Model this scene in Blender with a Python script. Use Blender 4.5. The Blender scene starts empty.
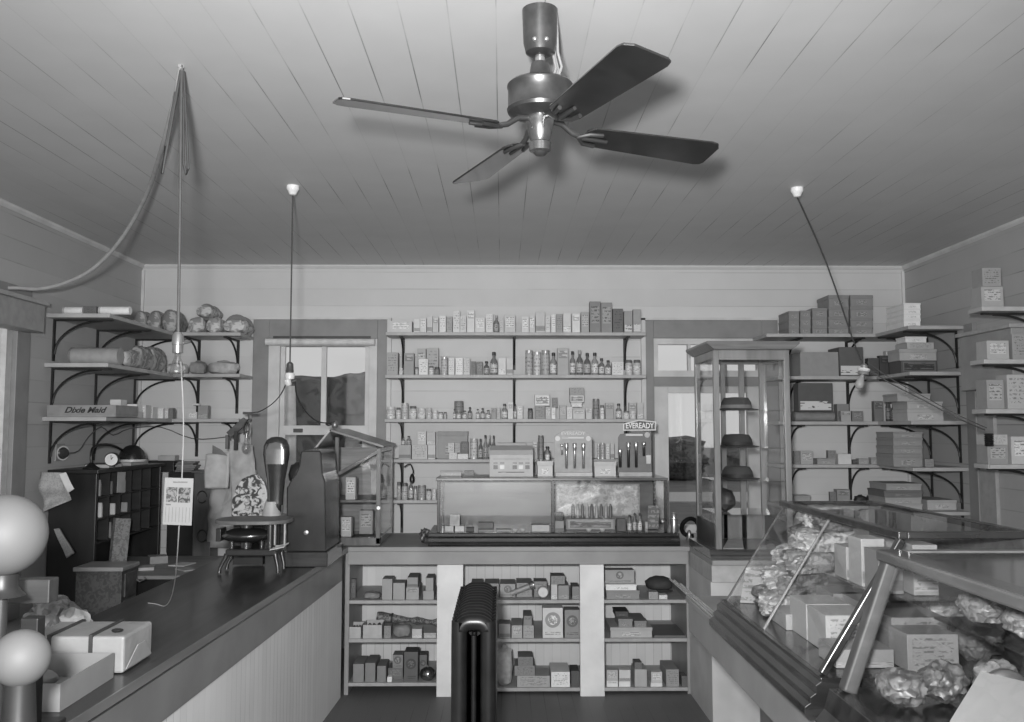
import bpy, bmesh, math, random
from mathutils import Vector, Matrix, noise
random.seed(7)
SC = bpy.context.scene
COL = SC.collection
# ------------------------------------------------------------------ camera
F = 900.0                                  # focal length in pixels of a 1024 x 722 frame
PITCH = math.atan(67/900); YAW = -math.atan(10/900); EYE = 1.72
cd = bpy.data.cameras.new('camera'); cd.sensor_width = 36; cd.lens = F/1024*36; cd.clip_start = .05; cd.clip_end = 400
cam = bpy.data.objects.new('camera', cd); COL.objects.link(cam)
cam.location = (0, 0, EYE); cam.rotation_euler = (math.pi/2+PITCH, 0, YAW)
SC.camera = cam
# ------------------------------------------------------------------ light
SC.view_settings.view_transform = 'Standard'; SC.view_settings.look = 'None'
SC.view_settings.gamma = 1; SC.view_settings.use_curve_mapping = False
SC.view_settings.exposure = -.25
W = bpy.data.worlds.new('world'); SC.world = W; W.use_nodes = True
wn = W.node_tree.nodes; wl = W.node_tree.links
bg = wn['Background']; bg.inputs[1].default_value = .85
wt = wn.new('ShaderNodeTexCoord'); wno = wn.new('ShaderNodeTexNoise'); wno.inputs['Scale'].default_value = 2.2; wno.inputs['Detail'].default_value = 3
wr = wn.new('ShaderNodeValToRGB'); wr.color_ramp.elements[0].color = (.78, .78, .78, 1); wr.color_ramp.elements[1].color = (1, 1, 1, 1)
wl.new(wt.outputs['Generated'], wno.inputs['Vector']); wl.new(wno.outputs['Fac'], wr.inputs[0]); wl.new(wr.outputs[0], bg.inputs[0])

def light(kind, name, loc, energy, aim=None, **kw):
    l = bpy.data.lights.new(name, kind); l.energy = energy
    for k, v in kw.items(): setattr(l, k, v)
    o = bpy.data.objects.new(name, l); COL.objects.link(o); o.location = loc
    if aim: o.rotation_euler = (Vector(aim)-Vector(loc)).to_track_quat('-Z', 'Y').to_euler()
    return o
light('SPOT', 'flashgun', (-.13, -.12, 1.88), 1090, aim=(.15, 6, 2.45), spot_size=math.radians(104), spot_blend=1.0, shadow_soft_size=.07)
light('AREA', 'front_fill', (0, -1.8, 1.55), 100, aim=(0, 5, 1.9), shape='RECTANGLE', size=5.6, size_y=2.3)  # added fill lamp behind the camera, lifts the ambient light

# ------------------------------------------------------------------ rays through the photograph
def ray(u, v):
    x = (u-512)/F; y = -(v-361)/F
    Y = math.cos(PITCH)-y*math.sin(PITCH); Z = math.sin(PITCH)+y*math.cos(PITCH)
    c, s = math.cos(YAW), math.sin(YAW)
    return (x*c-Y*s, x*s+Y*c, Z)
def py(u, v, y):
    d = ray(u, v); t = y/d[1]; return Vector((d[0]*t, y, EYE+d[2]*t))
def pz(u, v, z):
    d = ray(u, v); t = (z-EYE)/d[2]; return Vector((d[0]*t, d[1]*t, z))

# ------------------------------------------------------------------ materials
def lin(p):
    p = p/255; return p/12.92 if p <= .04045 else ((p+.055)/1.055)**2.4
MC = {}
def nodes(name):
    m = bpy.data.materials.new(name); m.use_nodes = True
    return m, m.node_tree.nodes, m.node_tree.links, m.node_tree.nodes['Principled BSDF']
def g4(a): return (a, a, a, 1)
def mat(a, rough=.6, metal=0, var=.12, scale=18, bump=0, spec=.5):
    a = round(a, 3); key = ('p', a, rough, metal, var, scale, bump, spec)
    if key in MC: return MC[key]
    m, n, l, b = nodes('surface')
    tc = n.new('ShaderNodeTexCoord'); no = n.new('ShaderNodeTexNoise'); no.inputs['Scale'].default_value = scale; no.inputs['Detail'].default_value = 4
    r = n.new('ShaderNodeValToRGB'); r.color_ramp.elements[0].position = .3; r.color_ramp.elements[1].position = .7
    r.color_ramp.elements[0].color = g4(a*(1-var)); r.color_ramp.elements[1].color = g4(min(.95, a*(1+var)))
    l.new(tc.outputs['Object'], no.inputs['Vector']); l.new(no.outputs['Fac'], r.inputs[0]); l.new(r.outputs[0], b.inputs['Base Color'])
    b.inputs['Roughness'].default_value = rough; b.inputs['Metallic'].default_value = metal; b.inputs['Specular IOR Level'].default_value = spec
    if bump:
        bu = n.new('ShaderNodeBump'); bu.inputs['Strength'].default_value = bump; bu.inputs['Distance'].default_value = .01
        l.new(no.outputs['Fac'], bu.inputs['Height']); l.new(bu.outputs[0], b.inputs['Normal'])
    MC[key] = m; return m
def boards(a, axis, width, groove=.45, gw=.035, rough=.55, off=0.0, streak=.08, axis2=None):
    """painted boards: a groove every `width` metres along axis, worn joints"""
    m, n, l, b = nodes('painted_boards')
    tc = n.new('ShaderNodeTexCoord'); sp = n.new('ShaderNodeSeparateXYZ'); l.new(tc.outputs['Object'], sp.inputs[0])
    def M(op, x, y=None):
        k = n.new('ShaderNodeMath'); k.operation = op
        for i, q in enumerate((x, y)):
            if q is None: continue
            if isinstance(q, (int, float)): k.inputs[i].default_value = q
            else: l.new(q, k.inputs[i])
        return k.outputs[0]
    p = M('DIVIDE', M('ADD', sp.outputs[axis], off), width)
    fr = M('FRACT', p); fl = M('FLOOR', p)
    d = M('ABSOLUTE', M('SUBTRACT', fr, .5))                       # .5 at the joint
    g = M('GREATER_THAN', d, .5-gw/2)
    no = n.new('ShaderNodeTexNoise'); no.inputs['Scale'].default_value = 1.3; no.inputs['Detail'].default_value = 5; l.new(tc.outputs['Object'], no.inputs['Vector'])
    worn = n.new('ShaderNodeMapRange'); worn.inputs[1].default_value = .46; worn.inputs[2].default_value = .62; worn.inputs[3].default_value = .12; worn.inputs[4].default_value = 1
    l.new(no.outputs['Fac'], worn.inputs[0])
    gg = M('MULTIPLY', M('MULTIPLY', g, worn.outputs[0]), groove)
    wn_ = n.new('ShaderNodeTexWhiteNoise'); wn_.noise_dimensions = '1D'; l.new(fl, wn_.inputs['W'])
    tone = M('ADD', 1-streak/2, M('MULTIPLY', wn_.outputs[0], streak))
    n2 = n.new('ShaderNodeTexNoise'); n2.inputs['Scale'].default_value = 4; n2.inputs['Detail'].default_value = 6; l.new(tc.outputs['Object'], n2.inputs['Vector'])
    tone = M('MULTIPLY', tone, M('ADD', .93, M('MULTIPLY', n2.outputs['Fac'], .14)))
    v = M('MULTIPLY', M('MULTIPLY', tone, M('SUBTRACT', 1, gg)), a)
    cc = n.new('ShaderNodeCombineColor')
    for i in range(3): l.new(v, cc.inputs[i])
    l.new(cc.outputs[0], b.inputs['Base Color']); b.inputs['Roughness'].default_value = rough
    bu = n.new('ShaderNodeBump'); bu.inputs['Strength'].default_value = .25; bu.inputs['Distance'].default_value = .002; bu.invert = True
    l.new(g, bu.inputs['Height']); l.new(bu.outputs[0], b.inputs['Normal'])
    return m
def wood(a, rough=.35, scale=(2, 18, 18), var=.35, coat=0):
    key = ('w', round(a, 3), rough, scale, var, coat)
    if key in MC: return MC[key]
    m, n, l, b = nodes('varnished_wood')
    tc = n.new('ShaderNodeTexCoord'); mp = n.new('ShaderNodeMapping'); mp.inputs['Scale'].default_value = scale
    no = n.new('ShaderNodeTexNoise'); no.inputs['Scale'].default_value = 1.5; no.inputs['Detail'].default_value = 8; no.inputs['Distortion'].default_value = .6
    r = n.new('ShaderNodeValToRGB'); r.color_ramp.elements[0].position = .3; r.color_ramp.elements[1].position = .72
    r.color_ramp.elements[0].color = g4(a*(1-var)); r.color_ramp.elements[1].color = g4(a*(1+var))
    l.new(tc.outputs['Object'], mp.inputs[0]); l.new(mp.outputs[0], no.inputs['Vector']); l.new(no.outputs['Fac'], r.inputs[0]); l.new(r.outputs[0], b.inputs['Base Color'])
    b.inputs['Roughness'].default_value = rough; b.inputs['Coat Weight'].default_value = coat; b.inputs['Coat Roughness'].default_value = .12
    MC[key] = m; return m
def glass(refl=.09, tint=.97):
    key = ('g', refl, tint)
    if key in MC: return MC[key]
    m = bpy.data.materials.new('window_glass'); m.use_nodes = True; n = m.node_tree.nodes; l = m.node_tree.links; n.clear()
    o = n.new('ShaderNodeOutputMaterial'); t = n.new('ShaderNodeBsdfTransparent'); gl = n.new('ShaderNodeBsdfGlossy'); mx = n.new('ShaderNodeMixShader')
    t.inputs[0].default_value = g4(tint); gl.inputs['Roughness'].default_value = .03; gl.inputs[0].default_value = g4(1)
    fr = n.new('ShaderNodeFresnel'); fr.inputs[0].default_value = 1.45; ml = n.new('ShaderNodeMath'); ml.operation = 'MULTIPLY_ADD'; ml.inputs[1].default_value = .7; ml.inputs[2].default_value = refl*.3
    ge = n.new('ShaderNodeNewGeometry'); iv = n.new('ShaderNodeMath'); iv.operation = 'SUBTRACT'; iv.inputs[0].default_value = 1; l.new(ge.outputs['Backfacing'], iv.inputs[1])
    m2 = n.new('ShaderNodeMath'); m2.operation = 'MULTIPLY'; l.new(ml.outputs[0], m2.inputs[0]); l.new(iv.outputs[0], m2.inputs[1])
    l.new(fr.outputs[0], ml.inputs[0]); l.new(m2.outputs[0], mx.inputs[0]); l.new(t.outputs[0], mx.inputs[1]); l.new(gl.outputs[0], mx.inputs[2]); l.new(mx.outputs[0], o.inputs[0])
    MC[key] = m; return m
def printed(a, ink, rows=7, seed=0, thr=.5, big=False):
    """paper with printed bands and word-like dashes"""
    key = ('pr', round(a, 2), round(ink, 2), rows, seed, thr)
    if key in MC: return MC[key]
    m, n, l, b = nodes('printed_paper')
    tc = n.new('ShaderNodeTexCoord'); mp = n.new('ShaderNodeMapping'); mp.inputs['Location'].default_value = (seed*3.1, 0, seed*1.7)
    mp.inputs['Scale'].default_value = (rows*.9, 0.01, rows)
    l.new(tc.outputs['Generated'], mp.inputs[0])
    vo = n.new('ShaderNodeTexNoise'); vo.inputs['Scale'].default_value = 1.0; vo.inputs['Detail'].default_value = 2; vo.inputs['Roughness'].default_value = .8
    l.new(mp.outputs[0], vo.inputs['Vector'])
    sp = n.new('ShaderNodeSeparateXYZ'); l.new(tc.outputs['Generated'], sp.inputs[0])
    f = n.new('ShaderNodeMath'); f.operation = 'MULTIPLY'; f.inputs[1].default_value = rows; l.new(sp.outputs[2], f.inputs[0])
    fr = n.new('ShaderNodeMath'); fr.operation = 'FRACT'; l.new(f.outputs[0], fr.inputs[0])
    g1 = n.new('ShaderNodeMath'); g1.operation = 'GREATER_THAN'; g1.inputs[1].default_value = .45; l.new(fr.outputs[0], g1.inputs[0])
    g2 = n.new('ShaderNodeMath'); g2.operation = 'GREATER_THAN'; g2.inputs[1].default_value = thr; l.new(vo.outputs['Fac'], g2.inputs[0])
    mu = n.new('ShaderNodeMath'); mu.operation = 'MULTIPLY'; l.new(g1.outputs[0], mu.inputs[0]); l.new(g2.outputs[0], mu.inputs[1])
    mx = n.new('ShaderNodeMix'); mx.data_type = 'RGBA'; mx.inputs[6].default_value = g4(a); mx.inputs[7].default_value = g4(ink)
    l.new(mu.outputs[0], mx.inputs[0]); l.new(mx.outputs[2], b.inputs['Base Color']); b.inputs['Roughness'].default_value = .55
    MC[key] = m; return m
def mottled(a, c, scale=20, rough=.6, metal=0):
    key = ('m', a, c, scale, rough, metal)
    if key in MC: return MC[key]
    m, n, l, b = nodes('mottled')
    tc = n.new('ShaderNodeTexCoord'); no = n.new('ShaderNodeTexNoise'); no.inputs['Scale'].default_value = scale; no.inputs['Detail'].default_value = 3; no.inputs['Distortion'].default_value = 1.5
    r = n.new('ShaderNodeValToRGB'); r.color_ramp.elements[0].position = .44; r.color_ramp.elements[1].position = .54
    r.color_ramp.elements[0].color = g4(a); r.color_ramp.elements[1].color = g4(c)
    l.new(tc.outputs['Object'], no.inputs['Vector']); l.new(no.outputs['Fac'], r.inputs[0]); l.new(r.outputs[0], b.inputs['Base Color'])
    b.inputs['Roughness'].default_value = rough; b.inputs['Metallic'].default_value = metal
    MC[key] = m; return m

# ------------------------------------------------------------------ mesh builder
class MB:
    def __init__(s): s.v = []; s.f = []; s.sm = False
    def add(s, vs, fs):
        k = len(s.v); s.v += [Vector(p) for p in vs]; s.f += [tuple(i+k for i in f) for f in fs]; return s
    def box(s, x0, x1, y0, y1, z0, z1):
        if x0 > x1: x0, x1 = x1, x0
        if y0 > y1: y0, y1 = y1, y0
        if z0 > z1: z0, z1 = z1, z0
        return s.add([(x0,y0,z0),(x1,y0,z0),(x1,y1,z0),(x0,y1,z0),(x0,y0,z1),(x1,y0,z1),(x1,y1,z1),(x0,y1,z1)],
              [(0,3,2,1),(4,5,6,7),(0,1,5,4),(1,2,6,5),(2,3,7,6),(3,0,4,7)])
    def bar(s, p, q, w, h=None, up=(0,0,1)):
        h = h or w; p = Vector(p); q = Vector(q); d = (q-p).normalized(); up = Vector(up)
        if abs(d.dot(up)) > .97: up = Vector((0,1,0)) if abs(d.y) < .9 else Vector((1,0,0))
        a = d.cross(up).normalized(); b = a.cross(d).normalized()
        vs = [c+a*(i*w/2)+b*(j*h/2) for c in (p, q) for i, j in ((-1,-1),(1,-1),(1,1),(-1,1))]
        return s.add(vs, [(3,2,1,0),(4,5,6,7),(0,1,5,4),(1,2,6,5),(2,3,7,6),(3,0,4,7)])
    def panel(s, pts, t):
        pts = [Vector(p) for p in pts]; n = (pts[1]-pts[0]).cross(pts[2]-pts[0]).normalized()*t; k = len(pts)
        return s.add(pts+[p+n for p in pts], [tuple(range(k))[::-1], tuple(range(k, 2*k))]+[(i, (i+1)%k, (i+1)%k+k, i+k) for i in range(k)])
    def prism(s, prof, axis, a, b):
        """profile points (two coords) swept along axis from a to b"""
        def mk(p, t): return {'x': (t, p[0], p[1]), 'y': (p[0], t, p[1]), 'z': (p[0], p[1], t)}[axis]
        k = len(prof)
        return s.add([mk(p, a) for p in prof]+[mk(p, b) for p in prof], [tuple(range(k))[::-1], tuple(range(k, 2*k))]+[(i, (i+1)%k, (i+1)%k+k, i+k) for i in range(k)])
    def lathe(s, prof, c, seg=20, axis=(0,0,1)):
        """prof: (radius, height) pairs, from one closed end to the other"""
        c = Vector(c); az = Vector(axis).normalized(); t = Vector((1,0,0)) if abs(az.x) < .9 else Vector((0,1,0))
        a = az.cross(t).normalized(); b = az.cross(a); vs = []; fs = []; n = len(prof)
        for r, h in prof:
            for i in range(seg):
                an = 2*math.pi*i/seg; vs.append(c+az*h+(a*math.cos(an)+b*math.sin(an))*max(r, 1e-4))
        for j in range(n-1):
            for i in range(seg):
                i2 = (i+1)%seg; fs.append((j*seg+i, j*seg+i2, (j+1)*seg+i2, (j+1)*seg+i))
        fs.append(tuple(range(seg))[::-1]); fs.append(tuple((n-1)*seg+i for i in range(seg)))
        s.sm = True; return s.add(vs, fs)
    def cyl(s, p, q, r, seg=14):
        p = Vector(p); q = Vector(q); return s.lathe([(r, 0), (r, (q-p).length)], p, seg, q-p)
    def tube(s, pts, r, seg=8):
        pts = [Vector(p) for p in pts]; n = len(pts); vs = []; fs = []; pa = None
        for i, p in enumerate(pts):
            d = (pts[min(i+1, n-1)]-pts[max(i-1, 0)]).normalized()
            if pa is None: pa = d.cross(Vector((.3,.2,1)) if abs(d.z) < .95 else Vector((1,.1,0))).normalized()
            a = (pa-d*pa.dot(d)).normalized(); pa = a; b = d.cross(a); rr = r[i] if isinstance(r, (list, tuple)) else r
            for k in range(seg):
                an = 2*math.pi*k/seg; vs.append(p+(a*math.cos(an)+b*math.sin(an))*rr)
        for j in range(n-1):
            for k in range(seg):
                k2 = (k+1)%seg; fs.append((j*seg+k, j*seg+k2, (j+1)*seg+k2, (j+1)*seg+k))
        fs.append(tuple(range(seg))[::-1]); fs.append(tuple((n-1)*seg+i for i in range(seg)))
        s.sm = True; return s.add(vs, fs)
    def blob(s, c, r, amp=.15, freq=4, seed=0, sub=3, box=0, rot=0):
        bm = bmesh.new(); bmesh.ops.create_icosphere(bm, subdivisions=sub, radius=1); c = Vector(c)
        vs = []; R = Matrix.Rotation(rot, 3, 'Z')
        for v in bm.verts:
            d = v.co.normalized()
            if box: d = d/max(abs(d.x), abs(d.y), abs(d.z))*box+d*(1-box)
            k = 1+amp*noise.noise(v.co*freq+Vector((seed*7.3, seed, 2)))+amp*.5*noise.noise(v.co*freq*2.5+Vector((seed, 3, seed*5)))
            vs.append(c+R @ Vector((d.x*r[0]*k, d.y*r[1]*k, d.z*r[2]*k)))
        fs = [tuple(v.index for v in f.verts) for f in bm.faces]; bm.free(); s.sm = True; return s.add(vs, fs)
    def build(s, name, m, parent=None, bevel=0, label=None, smooth=None):
        me = bpy.data.meshes.new(name); off = Vector(parent.location) if parent else Vector((0,0,0))
        q = parent
        while q and q.parent: q = q.parent; off = off+Vector(q.location)
        me.from_pydata([v-off for v in s.v], [], s.f); me.validate(); me.update()
        bm = bmesh.new(); bm.from_mesh(me); bmesh.ops.recalc_face_normals(bm, faces=bm.faces); bm.to_mesh(me); bm.free()
        o = bpy.data.objects.new(name, me); COL.objects.link(o); me.materials.append(m)
        if s.sm if smooth is None else smooth:
            for p in me.polygons: p.use_smooth = True
            try: me.set_sharp_from_angle(angle=math.radians(40))
            except Exception: pass
        if parent: o.parent = parent
        if bevel:
            b = o.modifiers.new('bevel', 'BEVEL'); b.width = bevel; b.segments = 2; b.limit_method = 'ANGLE'; b.angle_limit = math.radians(40)
        if label: o['label'] = label
        return o
def T(name, label, cat, loc=(0,0,0), group=None):
    o = bpy.data.objects.new(name, None); COL.objects.link(o); o.location = loc; o.empty_display_size = .05
    o['label'] = label; o['category'] = cat
    if group: o['group'] = group
    return o
def tag(o, label, cat, group=None):
    o['label'] = label; o['category'] = cat
    if group: o['group'] = group
    return o
def ST(o): o['kind'] = 'structure'; return o
def text(body, name, m, parent, loc, size, rot=(math.pi/2,0,0), ext=.0006, sx=1, shear=0, align='CENTER', bold=0):
    c = bpy.data.curves.new(name, 'FONT'); c.body = body; c.size = size; c.extrude = ext; c.align_x = align; c.align_y = 'CENTER'; c.shear = shear; c.offset = bold
    t = bpy.data.objects.new(name, c); COL.objects.link(t)
    bpy.context.view_layer.update()
    me = bpy.data.meshes.new_from_object(t.evaluated_get(bpy.context.evaluated_depsgraph_get()))
    bpy.data.objects.remove(t)
    o = bpy.data.objects.new(name, me); COL.objects.link(o); me.materials.clear(); me.materials.append(m)
    off = Vector(parent.location); q = parent
    while q.parent: q = q.parent; off = off+Vector(q.location)
    o.parent = parent; o.location = Vector(loc)-off; o.rotation_euler = rot; o.scale = (sx, 1, 1)
    return o
# ------------------------------------------------------------------ the room
XL, XR, YB, ZC = -2.89, 3.258, 7.2, 3.03
WALLA = .60
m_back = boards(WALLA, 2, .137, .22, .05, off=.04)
m_side_shaded = boards(.43, 2, .137, .4, .05, off=.04)  # darker than the back wall: oblique light put into the colour
m_ceil = boards(.59, 0, .152, .6, .026, off=.02, streak=.03)
m_case = mat(.24, .5, scale=6); m_white = mat(.6, .5, scale=6); m_floor = boards(.12, 0, .09, .6, .04)
Y0 = -2.4
ST(MB().box(XL-.15, XR+.15, Y0, YB+.15, -.1, 0).build('floor', m_floor))
ST(MB().box(XL-.15, XR+.15, Y0, YB+.15, ZC, ZC+.1).build('ceiling', m_ceil))
# back wall with its window and door openings
WX0, WX1, WZ0, WZ1 = -1.80, -1.03, .98, 2.43
DX0, DX1, DZ1 = 1.215, 2.09, 2.44
w = MB()
w.box(XL-.15, WX0, YB, YB+.14, 0, ZC); w.box(WX0, WX1, YB, YB+.14, 0, WZ0); w.box(WX0, WX1, YB, YB+.14, WZ1, ZC)
w.box(WX1, DX0, YB, YB+.14, 0, ZC); w.box(DX0, DX1, YB, YB+.14, DZ1, ZC); w.box(DX1, XR+.15, YB, YB+.14, 0, ZC)
ST(w.build('wall_back', m_back))
# side walls with an opening each near the camera
LY0, LY1 = 4.35, 5.32; LZ0, LZ1 = .75, 2.42
w = MB(); w.box(XL-.14, XL, LY1, YB, 0, ZC); w.box(XL-.14, XL, Y0, LY0, 0, ZC); w.box(XL-.14, XL, LY0, LY1, 0, LZ0); w.box(XL-.14, XL, LY0, LY1, LZ1, ZC)
ST(w.build('wall_left', m_side_shaded))
ST(MB().box(XR, XR+.14, Y0, YB, 0, ZC).build('wall_right', m_side_shaded))
w = MB(); w.box(XL-.15, -2.5, Y0-.15, Y0, 0, ZC).box(2.9, XR+.15, Y0-.15, Y0, 0, ZC).box(-2.5, 2.9, Y0-.15, Y0, 2.5, ZC).box(-2.5, 2.9, Y0-.15, Y0, 0, .7).box(-.45, -.3, Y0-.15, Y0, .7, 2.5).box(.7, .85, Y0-.15, Y0, .7, 2.5)
ST(w.build('wall_front', mat(.3, .6)))  # unseen front wall, added to cut ambient light and shape reflections
ST(MB().prism([(YB, ZC), (YB-.022, ZC), (YB-.022, ZC-.012), (YB-.008, ZC-.03), (YB, ZC-.03)], 'x', XL, XR).build('trim_1', mat(.6, .5, var=.03)))
ST(MB().prism([(XL, ZC), (XL+.022, ZC), (XL+.02, ZC-.015), (XL+.005, ZC-.03), (XL, ZC-.03)], 'y', Y0, YB-.022).build('trim_2', m_white))
ST(MB().prism([(XR, ZC), (XR-.022, ZC), (XR-.02, ZC-.015), (XR-.005, ZC-.03), (XR, ZC-.03)], 'y', Y0, YB-.022).build('trim_3', m_white))
ST(MB().box(XL, XL+.02, YB-.02, YB, 0, ZC-.045).build('trim_4', m_white))
ST(MB().box(XR-.02, XR, YB-.02, YB, 0, ZC-.045).build('trim_5', m_white))
# window in the back wall
def casing(name, x0, x1, z0, z1, ix0, ix1, iz0, iz1, y, m):
    c = MB(); t = .03
    c.box(x0, ix0, y-t, y, z0, z1); c.box(ix1, x1, y-t, y, z0, z1); c.box(ix0, ix1, y-t, y, iz1, z1)
    if iz0 > z0: c.box(ix0, ix1, y-t, y, z0, iz0)
    return ST(c.build(name, m, bevel=.003))
casing('trim_6', -1.985, -.918, .80, 2.585, WX0-.06, WX1+.035, WZ0-.02, WZ1, YB, m_case)
ST(MB().box(-.918, -.885, YB-.036, YB, 0, 2.6).box(-2.0, -1.985, YB-.034, YB, 0, 2.59).box(-2.0, -.885, YB-.04, YB, 2.585, 2.60).build('trim_7', m_white))
wf = MB()
wf.box(WX0-.06, WX0+.03, YB-.035, YB+.05, WZ0, WZ1); wf.box(WX1-.03, WX1+.035, YB-.035, YB+.05, WZ0, WZ1)
wf.box(WX0+.03, WX1-.03, YB-.03, YB+.05, WZ1-.06, WZ1); wf.box(WX0+.03, WX1-.03, YB-.035, YB+.05, WZ0, WZ0+.07)
win = ST(wf.build('window_1', m_white, bevel=.003))
s = MB(); mz = 1.665
s.box(WX0+.03, WX1-.03, YB+.0, YB+.035, mz, mz+.075)
s.box(WX0+.03, WX0+.065, YB, YB+.035, mz+.075, WZ1-.06); s.box(WX1-.065, WX1-.03, YB, YB+.035, mz+.075, WZ1-.06); s.box(-1.445, -1.405, YB, YB+.035, mz+.075, WZ1-.06)
s.box(WX0+.03, WX0+.08, YB-.02, YB+.0, WZ0+.07, mz); s.box(WX1-.08, WX1-.03, YB-.02, YB, WZ0+.07, mz)
s.build('sash', m_white, win, bevel=.002)
MB().box(WX0+.065, WX1-.065, YB+.014, YB+.018, mz+.075, WZ1-.06).box(WX0+.08, WX1-.08, YB-.012, YB-.008, WZ0+.07, mz).build('pane', glass(), win)
l0 = py(298, 430, YB-.02)
MB().box(l0.x-.035, l0.x+.035, YB-.035, YB, mz+.02, mz+.05).build('sash_lock', mat(.06, .4), win, bevel=.003)
a = py(266, 342, YB-.07); b = py(375, 342, YB-.07)
rb = T('window_roller_blind', 'rolled-up pale blind across the top of the left window', 'blind', (a.x, YB-.07, a.z))
MB().cyl((a.x, YB-.075, a.z), (b.x, YB-.075, a.z), .028).build('blind_roll', mat(.62, .6), rb)
MB().box(a.x+.05, b.x-.04, YB-.05, YB-.031, a.z+.032, a.z+.05).build('blind_bracket', mat(.05, .5), rb)
# door in the back wall
casing('trim_8', 1.15, 2.215, 0, 2.585, DX0, DX1, 0, DZ1, YB, m_case)
ST(MB().box(1.115, 1.15, YB-.036, YB, 0, 2.6).box(1.115, 2.235, YB-.036, YB, 2.585, 2.605).box(2.215, 2.235, YB-.034, YB, 0, 2.585).build('trim_9', m_white))
tr = MB(); tz0, tz1 = 2.13, DZ1
tr.box(DX0, DX1, YB, YB+.05, tz0, tz0+.05); tr.box(DX0, DX1, YB, YB+.05, tz1-.05, tz1); tr.box(DX0, DX0+.04, YB, YB+.05, tz0+.05, tz1-.05); tr.box(DX1-.04, DX1, YB, YB+.05, tz0+.05, tz1-.05)
for k in (1, 2): x = DX0+(DX1-DX0)*k/3; tr.box(x-.012, x+.012, YB, YB+.05, tz0+.05, tz1-.05)
tw = ST(tr.build('window_2', m_white, bevel=.002))
MB().box(DX0+.04, DX1-.04, YB+.02, YB+.024, tz0+.05, tz1-.05).build('pane', glass(), tw)
ST(MB().box(DX0, DX1, YB-.02, YB+.08, 2.055, tz0).build('trim_10', m_case))
dr = MB(); gx0, gx1, gz0, gz1 = DX0+.12, DX1-.12, .95, 2.0
dr.box(DX0, gx0, YB+.02, YB+.06, 0.005, 2.055); dr.box(gx1, DX1, YB+.02, YB+.06, 0.005, 2.055); dr.box(gx0, gx1, YB+.02, YB+.06, gz1, 2.055); dr.box(gx0, gx1, YB+.02, YB+.06, 0.005, gz0)
door = ST(dr.build('door_1', m_white, bevel=.003))
MB().box(gx0, gx1, YB+.036, YB+.04, gz0, gz1).build('pane', glass(), door)
MB().lathe([(.012, 0), (.012, .03), (.028, .04), (.028, .06), (.01, .068)], (DX0+.06, YB+.02, .98), 16, (0, -1, 0)).build('door_knob', mat(.3, .3, .9), door)
# left side window (its casing, roller box and pale blind seen at the photo's left edge)
lw = MB()
lw.box(XL, XL+.03, LY1, LY1+.15, .6, LZ1+.14); lw.box(XL, XL+.03, LY0-.15, LY0, .6, LZ1+.14); lw.box(XL, XL+.03, LY0, LY1, LZ1, LZ1+.14); lw.box(XL, XL+.03, LY0, LY1, LZ0-.15, LZ0)
ST(lw.build('trim_11', m_case, bevel=.003))
lf = MB(); lf.box(XL-.06, XL, LY0, LY0+.06, LZ0, LZ1).box(XL-.06, XL, LY1-.06, LY1, LZ0, LZ1).box(XL-.06, XL, LY0+.06, LY1-.06, LZ0, LZ0+.06).box(XL-.06, XL, LY0+.06, LY1-.06, LZ1-.06, LZ1).box(XL-.05, XL-.01, LY0+.06, LY1-.06, 1.55, 1.6)
w3 = ST(lf.build('window_3', mat(.5, .5)))
MB().box(XL-.035, XL-.03, LY0+.06, LY1-.06, LZ0+.06, LZ1-.06).build('pane', glass(), w3)
vb = T('window_valance_box', 'grey board valance box over the window at far left', 'valance', (XL+.03, 4.9, 2.2))
MB().box(XL+.03, XL+.15, 4.55, LY1+.07, 2.29, 2.45).build('box_front', mat(.3, .6), vb, bevel=.004)
MB().box(XL+.03, XL+.17, 4.5, LY1+.09, 2.45, 2.475).build('box_lid', mat(.36, .6), vb, bevel=.004)
# ------------------------------------------------------------------ shelving
m_board = mat(.42, .5, scale=8); m_iron = mat(.012, .5, var=.3)
def bracket(root, base, out, L, D):
    """iron shelf bracket: base = wall point right under the board, out = direction away from the wall"""
    b = MB(); p = Vector(base); o = Vector(out); dn = Vector((0,0,-1)); wd = .022
    b.bar(p+o*.006, p+o*.006+dn*D, wd, .010, up=o)
    b.bar(p+dn*.006+o*.012, p+dn*.006+o*L, wd, .010)
    pts = []
    for i in range(13):
        t = i/12*math.pi/2                        # quarter curve from the low end of the upright to the tip of the arm
        pts.append(p+o*(.012+(L*.80)*(1-math.cos(t)))+dn*(D*.80*(1-math.sin(t))+.010))
    b.tube(pts, .0075, 6); b.sm = False
    b.build('bracket', m_iron, root)
def wall_shelf(label, group, brds, brk, z, th=.026):
    r = T('wall_shelf', label, 'shelf', (brds[0][0], brds[0][2], z-th), group)
    for (x0, x1, y0, y1) in brds: MB().box(x0, x1, y0, y1, z-th, z).build('shelf_board', m_board, r, bevel=.003)
    for base, out, L, D in brk: bracket(r, (base[0], base[1], z-th), out, L, D)
    return r
ZM = [2.46, 2.13, 1.79, 1.482, 1.172]; ordn = ['top', 'second', 'third', 'fourth', 'lowest']
for z, n in zip(ZM, ordn):
    wall_shelf('%s of the five long shelves between the window and the door' % n, 'centre shelves on the back wall', [(-.90, 1.115, 6.93, YB)],
       [((x, YB, 0), (0,-1,0), .25, .25) for x in (-.79, .097, .985)], z)
ZL = [2.445, 2.13, 1.79]
for z, n in zip(ZL, ['top', 'middle', 'lowest']):
    wall_shelf('%s of the three corner shelves above the desk on the left' % n, 'left corner shelves', [(XL, -2.49, 5.70, YB), (-2.489, -1.985, 6.82, YB)],
       [((XL, y, 0), (1,0,0), .38, .27) for y in (5.80, 6.42, 7.10)]+[((x, YB, 0), (0,-1,0), .36, .27) for x in (-2.42, -2.11)], z)
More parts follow.
